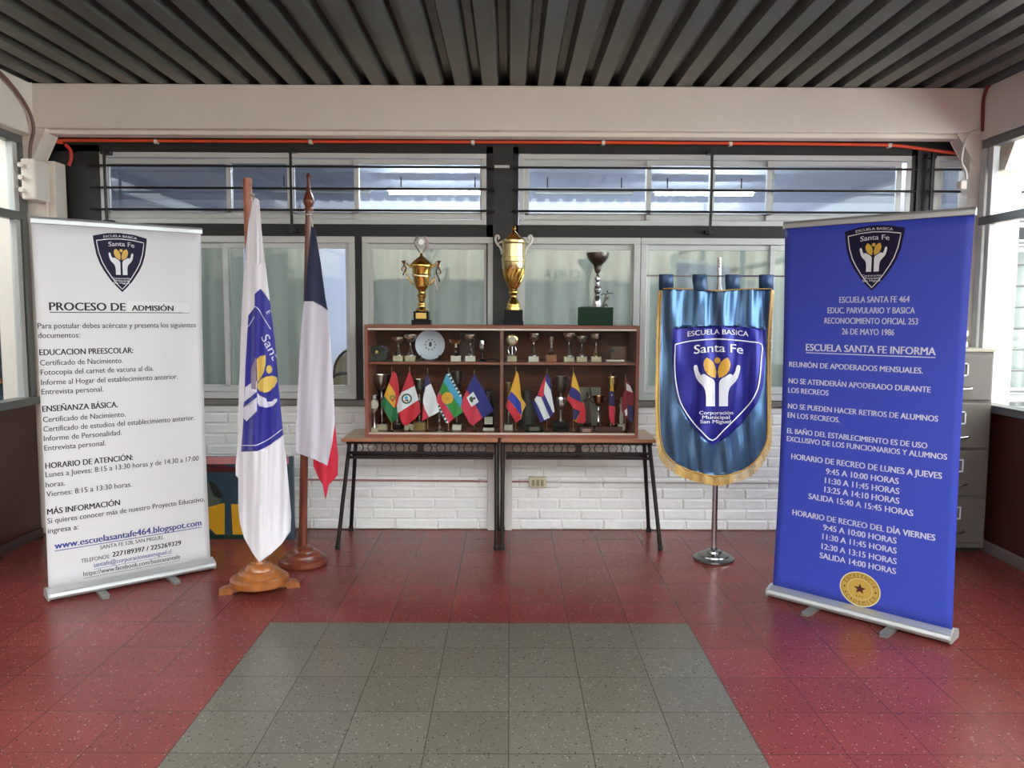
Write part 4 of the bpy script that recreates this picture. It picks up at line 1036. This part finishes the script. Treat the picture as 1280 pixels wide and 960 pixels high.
t, panel, surf, uv = rollup('white roll-up banner with admission text and crest, at the left', mat('white_vinyl', (222, 221, 222), .38), (-2.487, 4.192), (-1.802, 4.756), .06, 2.018, .8)
crest_at(panel, surf, uv, (115.9, 294), (183.4, 298.7), (153.4, 365.3))
O1, O2, K1 = (20, 250), (20, 500), 3.692
hb, hh = .0285, .031
lines(panel, surf, uv, 'heading', [('PROCESO DE', (152, 508), (505, 512), .042, True)], O1, K1, ink)
u0, v0 = uv(20 + 152 / K1, 250 + 520 / K1); u1, v1 = uv(20 + 805 / K1, 250 + 524 / K1); v = (v0 + v1) / 2
b = MB(); add_strip(b, [(u0 + (u1 - u0) * i / 24, v + .003) for i in range(25)], .004, lambda a, c: surf(a, c, .0012)); b.build('underline', ink, panel, world=False)
us, _ = uv(20 + 512 / K1, 250 + 470 / K1)
MB().add([surf(a, c, .0020) for a, c in ((us, v + .006), (u1, v + .003), (u1, v + .058), (us + .02, v + .070), (us, v + .066))], [(0, 1, 2, 3, 4)]).build('sticker', mat('white_sticker', (228, 228, 226), .3), panel, world=False, label='white paper sticker over the heading')
lines(panel, surf, uv, 'sticker_lettering', [('ADMISIÓN', (535, 511), (728, 512), .030, True)], O1, K1, ink, .0032)
lines(panel, surf, uv, 'text_line', [
 ('Para postular debes acércate y presenta los siguientes', (97, 590), (835, 590), hb, False), ('documentos:', (98, 636), (293, 636), hb, False),
 ('Certificado de Nacimiento.', (107, 762), (493, 754), hb, False), ('Fotocopia del carnet de vacuna al día.', (110, 806), (637, 790), hb, False),
 ('Informe al Hogar del establecimiento anterior.', (112, 852), (750, 828), hb, False), ('Entrevista personal.', (114, 896), (402, 886), hb, False)], O1, K1, ink_g)
lines(panel, surf, uv, 'section_title', [('EDUCACION PREESCOLAR:', (105, 715), (541, 708), hh, True)], O1, K1, ink)
lines(panel, surf, uv, 'section_title', [('ENSEÑANZA BÁSICA.', (118, 54), (469, 35), hh, True), ('HORARIO DE ATENCIÓN:', (132, 318), (540, 277), hh, True), ('MÁS INFORMACIÓN', (142, 530), (479, 486), hh, True)], O2, K1, ink)
lines(panel, surf, uv, 'text_line', [
 ('Certificado de Nacimiento.', (120, 102), (505, 78), hb, False), ('Certificado de estudios del establecimiento anterior.', (122, 146), (830, 94), hb, False),
 ('Informe de Personalidad.', (124, 190), (487, 162), hb, False), ('Entrevista personal.', (127, 235), (413, 210), hb, False),
 ('Lunes a Jueves: 8:15 a 13:30 horas y de 14:30 a 17:00', (133, 361), (848, 277), hb, False), ('horas.', (134, 404), (224, 396), hb, False),
 ('Viernes: 8:15 a 13:30 horas.', (137, 449), (534, 399), hb, False), ('Si quieres conocer más de nuestro Proyecto Educativo,', (143, 574), (873, 466), hb, False), ('ingresa a:', (145, 618), (286, 596), hb, False),
 ('SANTA FE 528, SAN MIGUEL', (388, 690), (682, 640), .022, False), ('TELEFONOS:', (300, 752), (432, 730), .022, False)], O2, K1, ink_g)
lines(panel, surf, uv, 'telephone_numbers', [('227189397 / 225269329', (445, 726), (762, 666), .027, True)], O2, K1, ink)
lines(panel, surf, uv, 'web_address', [('www.escuelasantafe464.blogspot.com', (177, 690), (857, 577), .036, True, .004), ('santafe@corporacionsanmiguel.cl', (358, 771), (717, 708), .025, False, .002)], O2, K1, ink_b)
lines(panel, surf, uv, 'web_address', [('https://www.facebook.com/basicasantafe', (311, 815), (757, 730), .025, False, .002)], O2, K1, ink_g)

t, panel, surf, uv = rollup('blue roll-up banner with school notices and gold seal, at the right', mat('blue_vinyl', (64, 80, 190), .4, spec=.3), (1.452, 4.315), (2.117, 3.671), .06, 2.018, 1.4)
crest_at(panel, surf, uv, (1056.2, 290.3), (1131.5, 284), (1090, 363.5))
O1, O2, K1 = (940, 240), (940, 530), 3.2
wp_ = mat('white_lettering', (226, 228, 238), .5)
lines(panel, surf, uv, 'heading', [
 ('ESCUELA SANTA FE 464', (348, 444), (632, 440), .030, True), ('EDUC. PARVULARIO Y BASICA', (300, 486), (654, 485), .030, True), ('RECONOCIMIENTO OFICIAL 253', (287, 528), (667, 528), .030, True), ('26 DE MAYO 1986', (358, 570), (571, 573), .030, True),
 ('ESCUELA SANTA FE INFORMA', (210, 639), (740, 648), .036, True, .004)], O1, K1, wp_)
lines(panel, surf, uv, 'text_line', [
 ('REUNIÓN DE APODERADOS MENSUALES.', (140, 703), (688, 722), .0275, True), ('NO SE ATENDERÁN APODERADO DURANTE', (137, 770), (720, 797), .0275, True), ('LOS RECREOS', (135, 804), (302, 812), .0275, True),
 ('NO SE PUEDEN HACER RETIROS DE ALUMNOS', (134, 872), (751, 912), .0275, True), ('EN LOS RECREOS.', (133, 905), (348, 918), .0275, True)], O1, K1, wp_)
lines(panel, surf, uv, 'text_line', [('EL BAÑO DEL ESTABLECIMIENTO ES DE USO', (131, 42), (707, 92), .0275, True), ('EXCLUSIVO DE LOS FUNCIONARIOS Y ALUMNOS', (130, 74), (787, 138), .0275, True)], O2, K1, wp_)
lines(panel, surf, uv, 'text_line', [
 ('HORARIO DE RECREO DE LUNES A JUEVES', (149, 145), (766, 215), .030, True), ('9:45 A 10:00 HORAS', (293, 203), (590, 237), .030, True), ('11:30 A 11:45 HORAS', (289, 240), (592, 277), .030, True), ('13:25 A 14:10 HORAS', (287, 276), (592, 316), .030, True), ('SALIDA 15:40 A 15:45 HORAS', (222, 304), (648, 364), .030, True),
 ('HORARIO DE RECREO DEL DÍA VIERNES', (157, 370), (737, 461), .030, True), ('9:45 A 10:00 HORAS', (283, 427), (580, 475), .030, True), ('11:30 A 11:45 HORAS', (280, 464), (580, 515), .030, True), ('12:30 A 13:15 HORAS', (277, 503), (580, 557), .030, True), ('SALIDA 14:00 HORAS', (270, 540), (577, 596), .030, True)], O2, K1, wp_)
# round gold seal
sc_u, sc_v = uv(940 + 432 / 3.2, 530 + 661 / 3.2)
b = MB(); 
Ls = lambda lift: (lambda a, c: surf(sc_u + a * .103, sc_v + c * .090, lift))
b.poly(circ(0, 0, 1, 40), Ls(.0012), 0); b.poly(circ(0, 0, .94, 40), Ls(.0016), 1)
for rr in (.60, .90): add_strip(b, [(rr * math.cos(2 * PI * i / 40), rr * math.sin(2 * PI * i / 40)) for i in range(41)], .025, Ls(.0022), 2 if rr > .8 else 0)
b.poly([((.32 if i % 2 == 0 else .13) * math.sin(PI * i / 5), .02 + (.32 if i % 2 == 0 else .13) * math.cos(PI * i / 5)) for i in range(10)], Ls(.0024), 3)
for a in (180, 0): b.poly([(.76 * math.cos(math.radians(a)) + .06 * math.cos(q), .76 * math.sin(math.radians(a)) + .06 * math.sin(q)) for q in (0, 1.57, 3.14, 4.71)], Ls(.0024), 3)
for i in (-1, 0, 1): b.poly(circ(i * .14, -.40, .035, 6), Ls(.0024), 3)
def ring_text(s_, up):
    n_ = len(s_); 
    for i, ch in enumerate(s_):
        a = math.radians((155 - 130 * i / (n_ - 1)) if up else (205 + 130 * i / (n_ - 1)))
        vs, fs, wd_ = text2d(ch); h_ = .19
        ux, uy = (math.sin(a), -math.cos(a)) if up else (-math.sin(a), math.cos(a)); nx, ny = (math.cos(a), math.sin(a)) if up else (-math.cos(a), -math.sin(a))
        r0 = .67 if up else .85
        b.add([Ls(.0024)(r0 * math.cos(a) + (p - wd_ / 2) * h_ * ux * .8 + q * h_ * nx, r0 * math.sin(a) + (p - wd_ / 2) * h_ * uy * .8 + q * h_ * ny) for p, q in vs], fs, 3)
ring_text('EXCELENCIA', True); ring_text('ACADEMICA', False)
b.build('seal', [mat('seal_rim', (226, 214, 170), .4), mat('seal_gold', (214, 178, 84), .35, metal=.2), mat('seal_line', (150, 116, 50), .4), mat('seal_dark', (76, 38, 40), .5)], panel, world=False)

# ------------------------------------------------------------------ flag poles and flags
lw = wood('honey_wood', (170, 102, 48), (142, 82, 36), .3, (20, 20, 3), .4); rw = wood('red_brown_wood', (126, 62, 38), (100, 46, 28), .3, (20, 20, 3), .4)
def stand(label, base, top, prof, wd_mat, pr):
    t = thing('flag_stand', label, 'flag stand', base)
    return t
bx_, by_ = -1.395, 4.37
t = thing('flag_stand', 'honey-coloured wooden flag stand with cross feet, holding the white flag', 'flag stand', (bx_, by_, 0))
MB().lathe([(.158, .045), (.16, .055), (.158, .075), (.145, .085), (.118, .088), (.116, .108), (.105, .118), (.078, .122), (.072, .142), (.06, .152), (.034, .156), (.03, .17)], (bx_, by_, 0), 40).build('base', lw, t, smooth=35)
for ang in (19,):
    a = math.radians(ang)
    b = MB(); pr_ = [(-.215, 0), (-.15, 0), (-.14, .012), (.14, .012), (.15, 0), (.215, 0), (.215, .022), (.2, .034), (.15, .044), (-.15, .044), (-.2, .034), (-.215, .022)]
    b.prism(pr_, -.026, .026); b.v = [Vector((bx_ + v.x * math.cos(a) - v.y * math.sin(a), by_ + v.x * math.sin(a) + v.y * math.cos(a), v.z)) for v in b.v]
    b.build('foot', lw, t, bevel=.004)
ptop = at(309, 223, 4.37)
MB().tube([(bx_, by_, .16), ptop], .0235, 16).build('pole', wood('pole_wood', (176, 104, 66), (150, 84, 50), .35, (20, 20, 3)), t, smooth=40)
bx2, by2 = -1.275, 4.84
t = thing('flag_stand', 'red-brown wooden flag stand with turned finial, holding the tricolour flag', 'flag stand', (bx2, by2, 0))
MB().lathe([(.140, 0), (.148, .012), (.146, .04), (.132, .052), (.112, .056), (.108, .07), (.09, .082), (.07, .088), (.064, .10), (.05, .112), (.03, .116)], (bx2, by2, 0), 40).build('base', rw, t, smooth=35)
p2 = at(386, 263, 4.84)
MB().tube([(bx2, by2, .11), p2], [.026, .020], 16).build('pole', rw, t, smooth=40)
MB().lathe([(.022, -.005), (.027, .003), (.027, .012), (.020, .018), (.024, .026), (.032, .045), (.033, .062), (.026, .085), (.016, .105), (.011, .13), (.009, .17), (.008, .185), (.013, .192), (.012, .203), (.005, .215), (.001, .218)], p2, 24).build('finial', rw, t, smooth=40)
# tall white flag with the school crest, folded along its middle
flag_white = mat('white_flag_cloth', (226, 222, 226), .6, sheen=.3); MATS['flag_white'] = flag_white
MATS['flag_royal'] = mat('royal_blue_cloth', (34, 34, 140), .55, sheen=.2); MATS['flag_gold'] = mat('yellow_cloth', (218, 186, 92), .6); MATS['flag_grey'] = mat('grey_mauve_cloth', (150, 132, 150), .6); MATS['flag_light'] = mat('off_white_cloth', (214, 212, 224), .6)
def fn1(u, v):
    t_ = min(max((v - 250) / 450, 0), 1); fold = 320.0
    s_ = min(1, t_ * 2.2) * (1 if v < 640 else max(.25, 1 - (v - 640) / 80))
    e = u - fold
    d = .0055 * max(0, -e) * s_ + .0007 * e * e * s_ * (1 if e > 0 else .0) * .12
    d += .010 * s_ * math.sin(u * .55 + v * .012) + .006 * s_ * math.sin(u * .21 - v * .02)
    if v < 330: d += .018 * math.sin((u - 305) * 1.1) * t_ * 5 * .5
    return at(u, v, 4.185 + d + .03 * t_)
c1 = lambda x, y: (290 + x / 6.857, 340 + y / 6.857)
c2 = lambda x, y: (290 + x / 6.857, 460 + y / 6.857)
out1 = [(317, 249), (321, 247.5), (324, 251), (326, 275), (328, 300), (331, 325), (334, 350), (339, 390), (344, 430), (348, 480), (351, 512), (354, 543), (358, 575), (361, 610), (364, 645), (363, 664), (352, 680), (338, 693), (324, 703), (315, 690), (305, 672), (300, 655), (298, 635), (298, 598), (294.5, 594), (294.5, 578), (297, 560), (298, 520), (299, 480), (300.5, 433), (303, 375), (306.5, 317), (311, 276)]
reg1 = [('flag_royal', [(318.4, 367.5), (325.7, 361), (336, 375), (400, 440), (400, 530), (353.8, 543.5), (338, 556), (322, 564), (301.5, 564.7), (304.5, 523), (306, 483), (307, 455), (310.4, 394.5), (318.4, 384)]),
 ('flag_light', [c2(115, 165), c2(190, 110), c2(213, 115), c2(213, 205), c2(103, 292)]), ('flag_royal', [c2(103, 292), c2(213, 205), c2(213, 250), c2(98, 342)]), ('flag_light', [c2(97, 342), c2(213, 250), c2(213, 370), c2(125, 458), c2(98, 428)]),
 ('flag_grey', [c1(165, 830), c1(205, 730), c1(208, 1010), c1(165, 1000)]),
 ('flag_gold', [c1(210, 748), c1(240, 722), c1(288, 712), c1(288, 780), c1(275, 850), c1(250, 905), c1(216, 945)]),
 ('flag_gold', [c1(318 + 26 * math.cos(2 * PI * i / 14), 835 + 36 * math.sin(2 * PI * i / 14)) for i in range(14)]),
 ('flag_gold', [c2(216, 140), c2(240, 100), c2(290, 72), c2(345, 66), c2(384, 80), c2(386, 115), c2(365, 160), c2(320, 200), c2(280, 212), c2(240, 200), c2(218, 170)]),
 ('flag_light', [c2(215, 212), c2(240, 238), c2(292, 262), c2(300, 292), c2(345, 286), c2(362, 266), c2(385, 262), c2(386, 285), c2(350, 325), c2(292, 340), c2(236, 328), c2(216, 300)])]
f1 = cloth('school_flag', out1, reg1, 'flag_white', 2.6, fn1, None, .0015)
tag(f1, 'tall white school flag with blue shield hanging folded on the honey-coloured pole', 'flag')
b = MB(); lift1 = lambda u, v: fn1(u, v) - Vector((0, .0045, 0))
for pl in ([c1(195, 293), c1(232, 322), c1(268, 385), c1(335, 492)], [c1(193, 382), c1(160, 440), c1(135, 472)], [c2(82, 662), c2(150, 662), c2(212, 660), c2(270, 634), c2(330, 600), c2(432, 524)]):
    add_strip(b, [tuple(p)[:2] for p in smooth_curve([(q[0], q[1], 0) for q in pl], 5)], 1.0, lift1, 0)
vs, fs, wd_ = text2d('Sant', True)
a0, a1 = Vector(c1(248, 560)), Vector(c1(352, 762)); du = (a1 - a0) / wd_; dn = Vector((du.y, -du.x)).normalized() * 10.5
b.add([lift1(*(a0 + du * p + dn * q)) for p, q in vs if True], [f for f in fs], 0)
vs, fs, wd_ = text2d('E')
a0 = Vector(c1(293, 345)); dd = Vector((.5, .86)) * 6.2
b.add([lift1(*(a0 + Vector((.5, .86)) * p * 6 + Vector((.86, -.5)) * q * 6)) for p, q in vs], fs, 0)
b.build('flag_lettering', MATS['flag_light'], f1, solid=.0006)
cr = MB().tube([fn1(320, 249) + Vector((0, 0, .0)), at(312.5, 243, 4.345), ], .004, 6).tube([at(311, 243, 4.345), at(318, 243, 4.34)], .004, 6)
cr.build('cord', white_paint, f1, smooth=40)
# tricolour flag
MATS['flag_navy2'] = mat('dark_navy_cloth', (22, 34, 70), .6, sheen=.2); MATS['flag_red2'] = mat('scarlet_cloth', (206, 26, 56), .55, sheen=.2); MATS['flag_white2'] = mat('pale_white_cloth', (218, 212, 222), .6, sheen=.3)
d7 = lambda x, y: (240 + x / 3.43, 200 + y / 3.43); d8 = lambda x, y: (240 + x / 3.43, 480 + y / 3.43)
out2 = [d7(510, 285), d7(522, 284), d7(528, 300), d7(552, 440), d7(572, 590), d7(582, 645), d7(592, 760), d7(600, 880), d8(606, 0), d8(610, 100), d8(613, 172), d8(620, 240), d8(627, 310), d8(625, 390), d8(605, 415), d8(586, 432), d8(580, 465), d8(573, 496), d8(566, 465), d8(560, 430), d8(538, 395), d8(522, 355), d8(520, 322), d8(480, 306), d8(443, 294), d8(447, 150), d8(455, 0), d7(462, 820), d7(470, 700), d7(481, 598), d7(492, 480), d7(502, 380)]
def fn2(u, v):
    t_ = min(max((v - 284) / 300, 0), 1)
    d = .016 * t_ * math.sin((u - 372) * .26 + .6) + .006 * t_ * math.sin(u * .5 + v * .03)
    if v > 560 and u > 390: d += .02 * math.sin((u - 408) * .3) * min(1, (v - 560) / 30)
    return at(u, v, 4.765 + d)
reg2 = [('flag_navy2', [d7(480, 606), d7(520, 606), d7(555, 625), d7(590, 652), d7(600, 560), d7(540, 270), d7(500, 270), d7(470, 560)]),
 ('flag_red2', [d8(613, 165), d8(600, 260), d8(581, 350), d8(552, 336), d8(519, 320), d8(515, 420), d8(573, 505), d8(640, 420), d8(640, 200)])]
f2 = cloth('tricolour_flag', out2, reg2, 'flag_white2', 2.6, fn2, None, .0015)
tag(f2, 'white flag with navy top and red tail hanging on the red-brown pole', 'flag')
MB().tube([fn2(391, 284), at(388.5, 270, 4.80), at(386, 268, 4.815)], .004, 6).tube([at(383, 268, 4.816), at(390, 268, 4.812)], .004, 6).build('cord', white_paint, f2, smooth=40)

# ------------------------------------------------------------------ satin pennant on its steel stand
bx3, by3 = 1.30, 4.96
t = thing('pennant_stand', 'chrome pole stand with round stepped foot and crossbar, carrying the satin pennant', 'stand', (bx3, by3, 0))
MB().lathe([(.122, 0), (.128, .006), (.126, .016), (.112, .024), (.098, .027), (.094, .036), (.074, .044), (.05, .048), (.046, .06), (.03, .066), (.022, .068), (.020, .08)], (bx3, by3, 0), 40).build('foot', mat('polished_steel', (150, 150, 148), .2, metal=1), t, smooth=35)
ztop = at(898, 322, by3).z; zbar = at(896, 345, 4.93).z
MB().tube([(bx3, by3, .07), (bx3 - .012, by3, ztop - .18)], .0185, 16).tube([(bx3 - .012, by3, ztop - .19), (bx3 - .014, by3, ztop)], .013, 16).build('pole', chrome, t, smooth=40)
hl = MB()
for i in range(3): hl.lathe([(.001, -.014), (.004, -.014), (.004, -.010), (.001, -.0135)], (bx3 - .014, by3, ztop - .02 - i * .018), 10, axis='y')
hl.build('pole_hole', black_steel, t)
xa, xb = at(808, 345, 4.93).x, at(982, 345, 4.93).x
MB().tube([(xa, 4.93, zbar), (xb, 4.93, zbar)], .005, 10).tube([(bx3 - .014, 4.93, zbar), (bx3 - .013, by3, zbar)], .006, 10).build('crossbar', steel, t, smooth=40)
pc = lambda x, y: (790 + x / 2.343, 320 + y / 2.343)
satin = mat('blue_satin', (80, 112, 146), .3, metal=.66); MATS['satin_blue'] = satin
MATS['satin_royal'] = mat('royal_blue_satin', (30, 30, 132), .36, metal=.35)
def fn3(x, y, lift=0):
    u, v = pc(x, y); t_ = (y - 95) / 560
    top = math.exp(-max(0, (y - 95)) / 150); bot = max(0, (y - 430) / 220)
    d = .013 * (.5 + .8 * top) * math.sin(x * .085 + .8 * math.sin(y * .012)) + .006 * top * math.sin(x * .24 + y * .02) + .016 * bot * math.sin(x * .075 + 1.3) + .008 * bot * math.sin(x * .17 - y * .02) + .005 * math.sin(x * .13 + .9 * math.sin(y * .017) + 2)
    d += .004 * math.sin(x * .05 + y * .035)
    ang = ((x - 245) / 165)
    return at(u, v, 4.905 + d + .012 * ang * ang - lift)
FIELD = [(118, 213), (180, 207), (250, 204), (320, 207), (392, 215), (391, 300), (384, 380), (366, 432), (322, 490), (278, 530), (236, 556), (200, 525), (168, 487), (142, 440), (124, 380), (118, 300)]
body = [(86, 97), (120, 96), (165, 98), (210, 100), (250, 103), (290, 100), (335, 98), (408, 97), (402, 180), (398, 260), (397, 360), (398, 460), (397, 520), (393, 545), (380, 575), (360, 603), (330, 625), (295, 638), (250, 645), (205, 638), (160, 625), (122, 604), (98, 580), (86, 548), (80, 500), (78, 400), (80, 300), (82, 200)]
t = thing('pennant', 'blue satin school pennant with gold fringe, hanging from the chrome stand', 'pennant', tuple(at(893, 480, 4.915)))
cl_ = cloth('cloth', body, [('satin_royal', FIELD)], 'satin_blue', 6.5, fn3, t, .0015)
b = MB(); Lf = lambda x, y: fn3(x, y, .006)
inn = [(127, 259), (160, 251), (200, 246), (250, 243), (300, 246), (345, 251), (380, 259), (379, 300), (376, 345), (368, 390), (350, 425), (325, 454), (300, 480), (268, 511), (236, 540), (205, 515), (172, 478), (142, 428), (128, 365), (125, 310), (127, 259)]
add_strip(b, [tuple(p)[:2] for p in smooth_curve([(q[0], q[1], 0) for q in inn], 3)], 3.4, Lf, 0)
text_arc(b, 'ESCUELA BASICA', 163, 341, 229, 14.5, 7, Lf, 0)
crest_content(b, Lf, 0, 1, 7)
b.build('embroidery', [mat('white_embroidery', (232, 232, 238), .5, sheen=.4), mat('gold_embroidery', (222, 168, 52), .4, sheen=.3)], cl_, smooth=60)
loopm = mat('loop_satin', (44, 72, 106), .35, metal=.3)
for x in (99, 197, 293, 392):
    b = MB(); w_ = 20; rows = []
    for y, dy in ((100, .0), (80, -.004), (62, -.014), (57, -.021), (55, -.02)): rows.append((y, dy))
    vs = []
    zs_ = [fn3(x, 100).z, zbar - .02, zbar + .006, zbar + .009, zbar + .006, zbar - .02, fn3(x, 100).z]
    ys_ = [fn3(x, 100).y - .001, 4.922, 4.923, 4.93, 4.937, 4.938, fn3(x, 100).y + .004]
    xl, xr = at(*pc(x - w_, 80), 4.93).x, at(*pc(x + w_ + 2, 80), 4.93).x
    for z_, y_ in zip(zs_, ys_): vs += [(xl, y_, z_), ((xl + xr) / 2, y_ - .002, z_), (xr, y_, z_)]
    b.add(vs, [(i * 3 + j, i * 3 + j + 1, i * 3 + j + 4, i * 3 + j + 3) for i in range(6) for j in range(2)])
    b.build('hanging_loop', loopm, t, smooth=60, solid=.0015)
gb_ = mat('gold_braid', (186, 142, 62), .45, sheen=.4, var=.25, scale=120)
rim = body[7:] + [body[0]]
rimp = [p for p in smooth_curve([fn3(x, y, .003) for x, y in body[7:] + [body[0]]], 3)]
MB().tube(rimp, .006, 8).build('braid', gb_, t, smooth=60)
MB().tube([p for p in smooth_curve([fn3(x, y - 1, .004) for x, y in body[:8]], 3)], .004, 8).build('top_cord', gb_, t, smooth=60)
fr = MB(); rnd = random.Random(3)
edge = smooth_curve([(x, y, 0) for x, y in rim], 14)
for i in range(len(edge) - 1):
    a, c = edge[i], edge[i + 1]; n_ = max(1, int((c - a).length / 1.5))
    for j in range(n_):
        q = a.lerp(c, j / n_); dv = (c - a).normalized(); out_ = Vector((-dv.y, dv.x, 0))
        cx_, cy_ = q.x - 243, q.y - 330
        if out_.x * cx_ + out_.y * cy_ < 0: out_ = -out_
        low_ = min(1, max(0, (q.y - 470) / 110)); ln = 11 + 14 * low_ + rnd.random() * 4
        dirv = (out_ * (1 - low_ * .5) + Vector((0, .9, 0))).normalized() if low_ < 1 else (out_ * .45 + Vector((0, 1, 0))).normalized()
        e = q + dirv * ln; sd = Vector((-dirv.y, dirv.x, 0)) * (.55 + rnd.random() * .35)
        p0, p1, p2_, p3 = fn3(q.x - sd.x, q.y - sd.y, .001), fn3(q.x + sd.x, q.y + sd.y, .001), fn3(e.x + sd.x * 1.2, e.y + sd.y * 1.2, .004 + rnd.random() * .004), fn3(e.x - sd.x * 1.2, e.y - sd.y * 1.2, .004)
        fr.add([p0, p1, p2_, p3], [(0, 1, 2, 3)])
fr.build('fringe', mat('gold_fringe', (206, 166, 88), .5, sheen=.4, var=.3, scale=200), t, kind='stuff')
